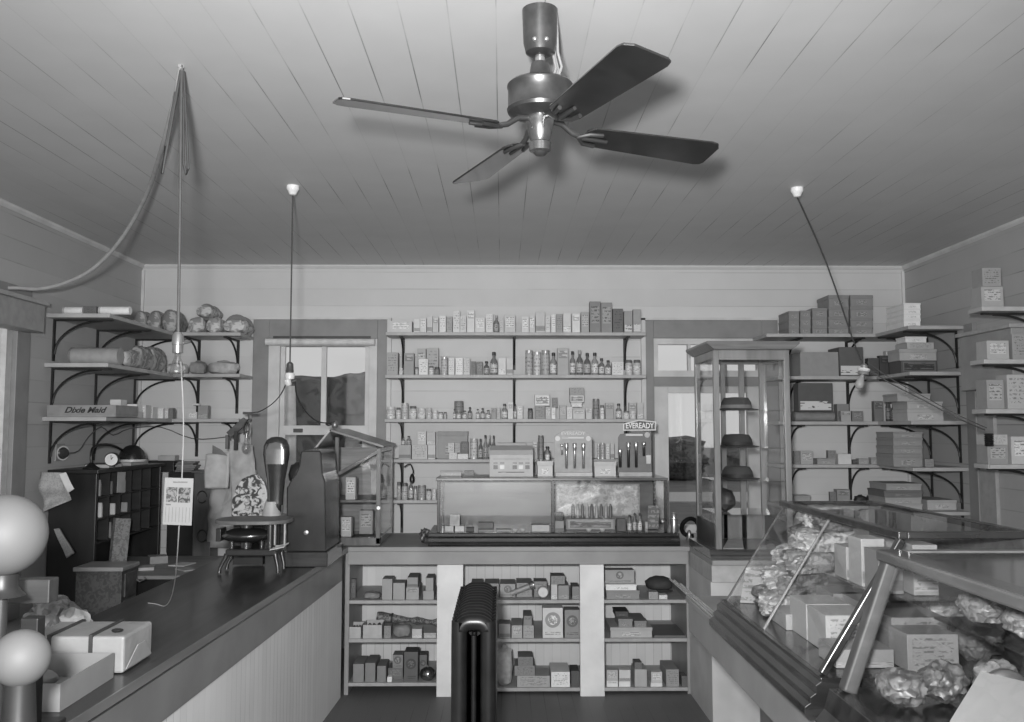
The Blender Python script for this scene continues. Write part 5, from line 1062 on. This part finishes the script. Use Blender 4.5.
for i, (x, y, w_, d__, h, a, ro) in enumerate(((-2.42, 6.25, .10, .14, .02, .45, .3), (-2.25, 6.45, .12, .16, .006, .55, -.2), (-2.46, 6.55, .12, .12, .05, .3, .5), (-2.14, 6.22, .1, .14, .008, .35, .8))):
    R = Matrix.Rotation(ro, 3, 'Z'); pts = [Vector((x, y, .7605))+R @ Vector((sx*w_, sy*d__, 0)) for sx, sy in ((-.5,-.5),(.5,-.5),(.5,.5),(-.5,.5))]
    tag(MB().panel(pts, h).build('paper_stack', mat(a, .7), bevel=.001), '%s on the desk writing surface, %s from the left' % (['grey ledger', 'white sheet', 'small grey book', 'grey sheet'][i], ORD[[1, 3, 0, 4][i] or 2]), 'papers', 'papers on the desk')
p = py(141, 505, 6.15)
o = T('spindle_of_papers', 'tall bundle of pale papers standing on the desk', 'papers', (-2.33, 6.1, .76))
MB().panel([(-2.50, 6.05, .761), (-2.47, 6.02, .761), (-2.46, 6.06, 1.12), (-2.49, 6.09, 1.12)], .10).build('sheets', mottled(.14, .24, 40), o)
n1 = py(127, 470.5, 5.9); n2 = py(140, 486.5, 5.9)
o = tag(MB().panel([(HX+.003, 6.10, 1.29), (HX+.003, 6.22, 1.28), (HX+.005, 6.225, 1.42), (HX+.003, 6.105, 1.425)], .002).build('pinned_note', mat(.42, .6)), 'pale note pinned to the front of the desk pigeonholes', 'note')
# things on top of the desk
dz = HZ+.0255
q = py(109.5, 461, 5.95)
o = T('desk_alarm_clock', 'round alarm clock with white dial on top of the black desk', 'clock', (q.x, 5.96, dz))
R_ = .045; cz_ = dz+R_+.014
MB().lathe([(R_*.9, 0), (R_, .006), (R_, .05), (R_*.8, .06)], (q.x, 6.0, cz_), 28, (.25,-1,0)).build('clock_case', mat(.03, .3), o)
dial_ = MB().lathe([(R_*.86, .060), (R_*.86, .062)], (q.x, 6.0, cz_), 28, (.25,-1,0)).build('dial', mat(.65, .5), o)
fv = Vector((q.x, 6.0, cz_))+Vector((.25,-1,0)).normalized()*.063
MB().bar(fv, fv+Vector((.012, 0, .016)), .003).bar(fv, fv+Vector((-.002, 0, .028)), .003).build('hands', mat(.02), dial_)
MB().cyl((q.x-.02, 5.98, dz), (q.x-.015, 5.98, cz_-.03), .005).cyl((q.x+.02, 5.98, dz), (q.x+.015, 5.98, cz_-.03), .005).build('foot', mat(.03), o)
lp = T('gooseneck_lamp', 'black gooseneck desk lamp with domed shade on top of the desk', 'lamp', (py(88, 468, 5.9).x+.02, 5.9, dz))
LX = lp.location.x; shc = py(132, 458, 6.25)
MB().lathe([(.05, 0), (.052, .008), (.03, .02), (.012, .04)], (LX, 5.9, dz), 24).build('lamp_base', mat(.015, .3), lp)
MB().tube(smooth([Vector((LX, 5.9, dz+.03)), Vector((LX-.002, 5.9, dz+.10)), py(94, 447, 5.95), py(104, 444.5, 6.05), py(114, 446, 6.15), Vector((shc.x-.06, 6.25, shc.z+.05))]), .009, 10).build('gooseneck', mat(.015, .35), lp)
MB().lathe([(.092, 0), (.09, .02), (.075, .06), (.045, .09), (.02, .10), (.001, .101)], (shc.x, 6.25, shc.z-.012), 28).build('shade', mat(.015, .25), lp)
MB().lathe([(.094, -.012), (.095, .004)], (shc.x, 6.25, shc.z-.012), 28).build('shade_rim', mat(.5, .3), lp)
for i, (u0, u1, v, y, d_, h, a, nm, lb) in enumerate(((115, 131, 0, 5.95, .2, .03, .06, 'ledger', 'black ledger lying beside the alarm clock on the desk'), (118, 150, 0, 6.3, .3, .045, .09, 'ledger', 'thick dark ledger lying under the gooseneck lamp shade'))):
    x0, x1 = py(u0, 465, y).x, py(u1, 465, y).x; x1 = min(x1, HX+.01)
    if x1-x0 < .05: x0 = x1-.16
    o = T(nm, lb, 'book', ((x0+x1)/2, y, dz)); MB().box(x0, x1, y, y+d_, dz, dz+h).build('cover', mat(a, .5), o, bevel=.002)
    MB().box(x0+.004, x1+.001, y-.001, y+d_+.001, dz+.005, dz+h-.005).build('pages', mat(.4, .7), o)
# black cabinet with carved side
bcab = T('black_cabinet', 'black wooden cabinet with ring-pull side panel next to the desk', 'cabinet', (-2.42, 6.7, 0))
c0 = py(150, 480, 7.0); cx0, cx1 = -2.565, -2.27; cyf = 6.46
CYB = 7.15; czt = py(193, 472, 7.0).z
MB().box(cx0, cx1-.02, 7.0-.0, CYB, 0, czt).build('cabinet_body', m_bl, bcab, bevel=.004)
MB().box(cx0, cx1-.02, 6.995, 6.999, .77, czt).build('door', m_bl, bcab)
# carved side board stands a little proud to the right of the body
sx0, sx1 = py(193.5, 500, 6.95).x, py(211, 500, 6.95).x
MB().box(sx0, sx1, 6.95, CYB, 0, py(200, 473, 6.95).z).build('side_board', wood(.09, .4, (9, 9, 2), .3), bcab, bevel=.004)
MB().box(sx0-.02, sx1+.015, 6.94, CYB, py(200, 473, 6.95).z, py(200, 470.5, 6.95).z).build('side_cap', wood(.09, .4), bcab, bevel=.002)
for v in (497, 536):
    q = py(202, v, 6.945); pts = [(q.x+.036*math.cos(t), 6.944, q.z+.045*math.sin(t)) for t in [math.pi*2*i/20 for i in range(19)]]
    MB().tube(pts, .005, 8).build('carved_ring', mat(.02, .4), bcab)
ZT2 = czt
for i, (u0, u1, v, y, d_, a, nm, lb) in enumerate(((146, 174, 462, 7.01, .13, .018, 'document_box', 'black flat document box on top of the black cabinet'), (175, 196, 461.5, 7.01, .12, .22, 'paper_pile', 'grey untidy pile of papers on top of the black cabinet'))):
    x0, x1, zt_ = py(u0, v, y).x, py(u1, v, y).x, py(u0, v, y).z
    x1 = min(x1, cx1-.02) if i == 0 else x1
    o = T(nm, lb, 'box' if i == 0 else 'papers', ((x0+x1)/2, y, ZT2))
    if i == 0: MB().box(x0, x1, y, y+d_, ZT2+.001, zt_).build('box_body', mat(a, .4), o, bevel=.002); MB().box(x0-.005, x1+.03, y-.004, y+d_, zt_, zt_+.010).build('lid', mat(a, .4), o)
    else:
        for k_ in range(6): MB().box(x0+.006*((k_*7) % 3), x1-.01*((k_*5) % 3), y+.004*((k_*3) % 4), y+d_-.004, ZT2+.001+k_*(zt_-ZT2)/6, ZT2+(k_+.9)*(zt_-ZT2)/6).build('sheaf', mat(a*(.7+.12*(k_ % 4)), .7), o)
x0, zt_ = py(158, 456, 7.02).x, py(158, 455.5, 7.02).z; zl_ = py(150, 462, 7.01).z+.0105
MB_ = T('pale_card_tray', 'small pale card tray on the black document box', 'tray', (x0+.06, 7.05, zl_)); k = MB(); k.box(x0, x0+.13, 7.02, 7.026, zl_, zt_).box(x0, x0+.13, 7.10, 7.106, zl_, zt_).box(x0, x0+.006, 7.026, 7.10, zl_, zt_).box(x0+.124, x0+.13, 7.026, 7.10, zl_, zt_).box(x0+.006, x0+.124, 7.026, 7.10, zl_, zl_+.004); k.build('tray_body', mat(.4, .6), MB_)
# small drawer chest near the counter
ch = T('drawer_chest', 'small wooden chest of drawers with worn front and pale top', 'chest', (-2.3, 5.3, 0))
a = pz(76, 568, .88); b = pz(119, 569, .88); ya = a.y
x0, x1 = a.x, b.x; CD = min(.5, 5.75-a.y)
MB().box(x0, x1, ya, ya+CD, 0, .86).build('chest_body', mottled(.05, .085, 30, .5), ch, bevel=.003)
MB().box(x0-.012, x1+.012, ya-.015, ya+CD+.01, .86, .885).build('top_board', wood(.26, .4, (3, 9, 9), .2), ch, bevel=.004)
for k_ in range(4):
    zz = .70-.16*k_; dq = MB().box(x1, x1+.012, ya+.03, ya+CD-.03, zz, zz+.14).build('drawer', wood(.07, .4), ch, bevel=.003)
    MB().tube([(x1+.012, ya+.19, zz+.08), (x1+.03, ya+.20, zz+.065), (x1+.03, ya+.30, zz+.065), (x1+.012, ya+.31, zz+.08)], .004, 8).build('drawer_pull', mat(.3, .3, .6), dq)
# newspapers hanging by the desk
def sheet(name, label, cat, quad, y, m, seed, amp=.02, n=12, thick=.002, grp=None):
    a, b, c, d = [py(u, v, y) for u, v in quad]; vs = []; fs = []
    for i in range(n+1):
        for j in range(n+1):
            s_, t_ = i/n, j/n; p = (a*(1-s_)+b*s_)*(1-t_)+(d*(1-s_)+c*s_)*t_
            vs.append(p+Vector((0, amp*noise.noise(Vector((p.x*9, p.z*9, seed)))*2, 0)))
    for i in range(n):
        for j in range(n): q = i*(n+1)+j; fs.append((q, q+1, q+n+2, q+n+1))
    o = tag(MB().add(vs, fs).build(name, m, smooth=True), label, cat, grp); so = o.modifiers.new('thick', 'SOLIDIFY'); so.thickness = thick; return o
sheet('newspaper', 'crumpled grey newspaper hanging at the left end of the desk', 'newspaper', ((40.5,472),(66,473),(70,500),(43,512)), 5.60, mottled(.28, .36, 60), 1, .03)
sheet('newspaper', 'folded pale newspaper leaf sticking out right of the crumpled one', 'newspaper', ((60,474),(66,472),(74,489),(68,493)), 5.59, mat(.6, .6), 2, .01)
sheet('newspaper', 'grey rolled paper hanging low on the desk end panel', 'newspaper', ((55,529),(60,528),(75,553),(68,558)), 5.786, mottled(.28, .36, 60), 5, .004, thick=.02)
# outlet with plugs on the left wall
so_ = py(63, 453, 5.95)
o = T('wall_outlet', 'round black-and-white wall outlet with plug left of the desk lamp', 'outlet', (XL, 5.93, so_.z))
MB().box(XL+.001, XL+.012, 5.87, 5.99, so_.z-.05, so_.z+.06).build('mounting_block', mat(.3, .6), o, bevel=.003)
MB().lathe([(.045, 0), (.045, .02), (.03, .03), (.03, .045), (.012, .05)], (XL+.012, 5.93, so_.z), 24, (1,-.5,0)).build('outlet_body', mat(.04, .3), o)
MB().lathe([(.047, .018), (.048, .024)], (XL+.012, 5.93, so_.z), 24, (1,-.5,0)).build('outlet_ring', mat(.5, .4), o)
wc = smooth([Vector((XL+.05, 5.93, so_.z)), Vector((XL+.05, 6.1, so_.z+.01)), Vector((XL+.02, 6.3, so_.z+.10)), Vector((XL+.02, 6.5, so_.z+.17)), Vector((XL+.02, 6.7, so_.z+.11)), Vector((XL+.02, 7.0, so_.z+.16)), Vector((-2.7, 7.17, so_.z+.17)), Vector((-2.45, 7.17, so_.z+.08)), Vector((-2.2, 7.17, so_.z+.09)), Vector((-2.0, 7.17, so_.z+.14))])
tag(MB().tube(wc, .004, 8).build('wall_wire', mat(.12, .6)), 'dark wire draped along the wall beneath the lowest left shelf', 'wire')
# papers and rack in the corner left of the window
sheet('hanging_paper_bag', 'large white paper bag hanging below the small rack', 'paper bag', ((207,454),(231,452),(229,488),(206,488)), 6.72, mat(.5, .6), 3, .012, thick=.03)
sheet('hanging_paper_bag', 'long pale creased paper hanging behind the ornate scale plate', 'paper bag', ((211,489),(256,470),(262,548),(206,548)), 6.93, mottled(.36, .46, 6), 4, .03)
sheet('hanging_paper_bag', 'pale crumpled paper hanging right of the white bag', 'paper bag', ((228,440),(252,445),(258,500),(232,505)), 6.70, mat(.45, .6), 6, .03)
sheet('hanging_paper_bag', 'small dark-edged paper corner above the white bag', 'paper bag', ((213,445),(222,450),(228,456),(212,453)), 6.68, mat(.2, .6), 7, .01)
o = T('wall_rack', 'small dark slatted rack board with wire clip under the lowest left shelf', 'rack', py(238, 428, 6.6))
a, b = py(246, 420, 6.55), py(229, 435, 6.55)
MB().bar(a, b, .05, .03, up=(0,1,0)).build('rack_board', wood(.08, .5), o, bevel=.003)
MB().box(b.x-.02, b.x, 6.53, 6.57, b.z-.10, b.z).build('rack_strut', mat(.12, .5), o); MB().box(py(236,440,6.55).x-.01, py(236,440,6.55).x+.01, 6.53, 6.57, b.z-.11, b.z+.03).build('rack_strut', mat(.02, .5), o)
q = py(243, 413, 6.5)
MB().tube([q, py(250, 413.5, 6.5), py(258, 413, 6.5)], .010, 10).build('rack_arm', mat(.3, .4, .4), o)
MB().tube([py(248, 414, 6.5), py(249, 419, 6.5), py(247, 421, 6.53)], .006, 8).build('rack_hook', mat(.1, .4, .4), o)
q = py(246.5, 439, 6.45)
o = T('spare_bulb', 'clear bulb hanging head-down from a black loop by the rack', 'bulb', q)
bulb(q+Vector((0,0,.01)), .033).build('bulb_glass', m_bulb, o); MB().lathe([(.012, 0), (.013, .03)], q+Vector((0,0,.01)), 14).build('bulb_cap', mat(.3, .3, .7), o)
MB().tube(smooth([q+Vector((-.016,0,.03)), q+Vector((-.018,0,.09)), q+Vector((0,0,.12)), q+Vector((.018,0,.09)), q+Vector((.016,0,.03))]), .006, 8).build('hanging_loop', mat(.02, .4), o)
# hanging tool left of the centre shelves
q = py(409, 466, 6.9)
o = T('hanging_tool', 'black hook-shaped tool hanging below the fourth centre shelf', 'tool', q)
MB().tube(smooth([py(404, 467, 6.92), py(410, 464, 6.92), py(413, 470, 6.92), py(413, 474, 6.92)]), .005, 8).build('tool_hook', mat(.02, .4), o)
MB().lathe([(.006, 0), (.018, .01), (.02, .04), (.012, .06), (.006, .07)], py(412, 483, 6.92), 14).build('tool_handle', mat(.015, .3), o)

# ------------------------------------------------------------------ foreground, left counter
T0 = .951
o = T('tied_parcel', 'white paper parcel bound with dark string on the left counter', 'parcel', (-1.5, 3.05, T0))
a = pz(123, 668, T0); b = pz(150, 655, T0)
px0, px1, pya, pyb, ph = a.x-.28, a.x+.03, 2.90, 3.13, .115
MB().box(px0, px1, pya, pyb, T0+.001, T0+ph).build('wrapping_paper', mat(.33, .5, var=.06, bump=.6, scale=12), o, bevel=.008)
MB().panel([(px1+.001, pya+.01, T0+.01), (px1+.001, pyb-.01, T0+.01), (px1+.008, (pya+pyb)/2+.03, T0+ph*.62), (px1+.008, (pya+pyb)/2-.03, T0+ph*.62)], .003).build('folded_flap', mat(.38, .5), o, bevel=.001)
for x in (px0+.07, px0+.20): MB().box(x, x+.012, pya-.004, pyb+.004, T0, T0+ph+.006).build('string', mat(.05, .6), o)
MB().blob((px0+.262, pya+.06, T0+ph+.006), (.018, .014, .007), .3, 4, 2, 2).build('seal', mat(.02, .5), o)
o = T('open_white_box', 'open white cardboard box at the lower left on the counter', 'box', (-1.45, 2.72, T0))
bx0, bx1, bya, byb, bh = -1.66, -1.20, 2.52, 2.86, .075; t = .004
k = MB(); k.box(bx0, bx1, bya, bya+t, T0, T0+bh).box(bx0, bx1, byb-t, byb, T0, T0+bh).box(bx0, bx0+t, bya+t, byb-t, T0, T0+bh).box(bx1-t, bx1, bya+t, byb-t, T0, T0+bh).box(bx0+t, bx1-t, bya+t, byb-t, T0, T0+t); k.build('box_body', mat(.26, .6, var=.04), o)
k = MB().blob((-1.40, 2.70, T0+.038), (.10, .08, .03), .1, 2, 3, 3); k.build('folded_tissue', mat(.25, .7), o)
o = T('crumpled_paper_bag', 'crumpled pale paper bag behind the parcel at lower left', 'paper bag', (-1.62, 3.25, T0))
MB().blob((-1.60, 3.28, T0+.085), (.085, .10, .082), .3, 2.4, 15, 4, box=.2).build('bag_body', mottled(.14, .26, 14, .5), o)
MB().blob((-1.49, 3.22, T0+.09), (.05, .05, .05), .35, 3, 17, 3).build('bag_mouth', mat(.32, .5, bump=.4), o)
# globe stand close to the camera
gx, gy = py(5, 560, 2.15).x, 2.15
o = T('globe_stand', 'dark upright stand with crossboard at the far left near the camera', 'stand', (gx, gy, T0))
s0 = py(34, 600, 2.35)
MB().box(s0.x-.022, s0.x+.022, 2.33, 2.37, T0, 1.24).build('upright', wood(.025, .4), o, bevel=.003)
cz0 = py(34, 590, 2.35).z
MB().box(s0.x-.30, s0.x+.05, 2.325, 2.375, cz0-.03, cz0+.03).build('crossboard', wood(.05, .5), o, bevel=.003)
MB().box(s0.x-.12, s0.x+.06, 2.28, 2.42, T0-.0, T0+.02).build('stand_base', wood(.025, .4), o, bevel=.003)
g1 = py(4, 535, 2.1); gr = 39.5/900*2.1
o = T('white_glass_globe', 'large white glass globe cut by the left edge of the picture', 'globe', (g1.x, g1.y, g1.z-gr))
MB().lathe([(gr*math.sin(math.pi*i/24), -gr*math.cos(math.pi*i/24)) for i in range(25)], g1, 40).build('globe_glass', mat(.15, .6, var=.02), o)
MB().lathe([(.05, 0), (.04, .01), (.034, .02), (.034, .05)], (g1.x, g1.y, g1.z-gr-.045), 24).build('globe_collar', mat(.03, .4), o)
MB().cyl((g1.x, g1.y, T0+.01), (g1.x, g1.y, g1.z-gr-.04), .014).build('stem', mat(.1, .3, .6), o); MB().lathe([(.09, 0), (.09, .01), (.02, .02)], (g1.x, g1.y, T0), 28).build('foot', mat(.1, .3, .5), o)
g3 = py(21, 658, 2.0); r3 = 27/900*2.0
o = T('white_glass_globe', 'small white glass globe low at the left edge above the open box', 'globe', (g3.x, g3.y, T0))
MB().lathe([(r3*math.sin(math.pi*i/20), -r3*math.cos(math.pi*i/20)) for i in range(21)], (g3.x, g3.y, g3.z), 32).build('globe_glass', mat(.16, .6, var=.02), o)
MB().lathe([(r3*.8, 0), (r3*.7, .01), (r3*.5, max(.02, g3.z-r3-T0+.01))], (g3.x, g3.y, T0), 24).build('globe_base', mat(.03, .4), o)

# ------------------------------------------------------------------ right wall beyond the corner shelves
rwx = XR
ST(MB().box(rwx-.035, rwx, 6.10, 6.22, 0, 2.44).build('trim_12', m_case, bevel=.003))
ST(MB().box(rwx-.025, rwx, 5.90, 6.099, .0, 2.10).build('trim_13', mat(.36, .5), bevel=.003))
o = T('hanging_cabinet_door', 'pale grey wooden cupboard hung on the right wall past the shelves', 'cupboard', (3.1, 5.8, 1.9))
MB().box(3.10, XR-.001, 5.42, 6.04, 1.97, 2.33).build('cupboard_body', mat(.32, .5, scale=5), o, bevel=.004)
MB().box(3.08, XR-.001, 5.40, 6.06, 2.33, 2.355).build('cupboard_top', mat(.38, .5), o, bevel=.003)
for i, (zz, n) in enumerate(((2.43, 'top'), (2.12, 'second'), (1.83, 'third'), (1.51, 'lowest'))):
    o = T('end_shelf', '%s small shelf at the extreme right edge' % n, 'shelf', (3.1, 5.6, zz), 'right edge shelves')
    MB().box(2.81, XR-.001, 5.20, 5.36, zz-.026, zz).build('shelf_board', m_board, o, bevel=.003)
    bracket(o, (XR, 5.30, zz-.026), (-1,0,0), .40, .24)
for i, (x, y, z0, w_, d_, h, a) in enumerate(((2.82, 5.22, 2.431, .13, .12, .12, .35), (2.83, 5.22, 2.552, .11, .12, .11, .3), (2.84, 5.22, 2.121, .13, .12, .11, .4), (2.99, 5.22, 2.121, .12, .12, .15, .3), (2.83, 5.22, 1.831, .10, .12, .17, .3), (2.95, 5.22, 1.831, .12, .12, .20, .42), (2.82, 5.22, 1.511, .12, .12, .11, .3), (2.82, 5.22, 1.622, .12, .12, .06, .45), (2.96, 5.22, 1.511, .13, .12, .16, .5))):
    o = T('shelf_carton', '%s carton on the %s shelf at the extreme right edge, %s' % (tonew(255*a**.45), 'top' if z0 > 2.4 else 'second' if z0 > 2.1 else 'third' if z0 > 1.8 else 'lowest', 'upper one' if i in (1, 7) else 'by the wall' if i in (3, 5, 8) else 'aisle side, bottom'), 'carton', (x+w_/2, y, z0), 'cartons at the right edge')
    make_item('c', x, x+w_, y, y+d_, z0, z0+h, a, o, ['panel', 'lines'][i % 2])

# ------------------------------------------------------------------ outside
ST(MB().box(-30, 30, YB+.15, 90, -.45, -.25).build('ground_outside', mat(.09, .9, var=.3, scale=1.5)))
ST(MB().box(-30, 30, 24, 27.5, -.249, -.22).build('road', mat(.35, .9)))
m_leaf = mottled(.035, .09, 5, .8)
hd = T('clipped_hedge', 'dark rounded mass of clipped bushes close outside the left window', 'hedge', (-1.8, 9.6, -.25))
for i, (u0, u1, v) in enumerate(((170, 340, 372), (322, 430, 369))):
    a, b = py(u0, v, 9.6), py(u1, v, 9.6); r_ = (b.x-a.x)/2
    k = MB().blob(((a.x+b.x)/2, 9.9+i*.3, -.25+(a.z+.25)*.5), (r_*1.0, .9, (a.z+.25)*.5), .03, 2.2, 30+i, 5, box=.8); k.build('foliage', m_leaf, hd)
for i in range(9):
    x = 1.0+i*4.9+random.uniform(-.3, .3); y = 34+random.uniform(-3, 4); h = random.uniform(1.3, 2.2)
    o = T('roadside_bush', 'dark bush beyond the road seen through the door, %s from the left' % ORD[i+1], 'bush', (x, y, -.25), 'bushes beyond the road')
    MB().blob((x, y, -.25+h*.5), (2.2, 1.2, h*.5), .2, 2.2, 50+i, 4, box=.45).build('foliage', m_leaf, o)
o = T('reflection_post', 'made-up pale tapering post outside the left window, standing for a reflection', 'post', (py(290, 400, 8.4).x, 8.4, -.25))  # made-up post where a white flask-shaped reflection shows
q = py(290.5, 386, 8.4)
MB().lathe([(.085, 0), (.08, .4), (.06, q.z-.1), (.045, q.z+.25)], (q.x, 8.4, -.25), 16).build('post_body', mat(.6, .6), o)
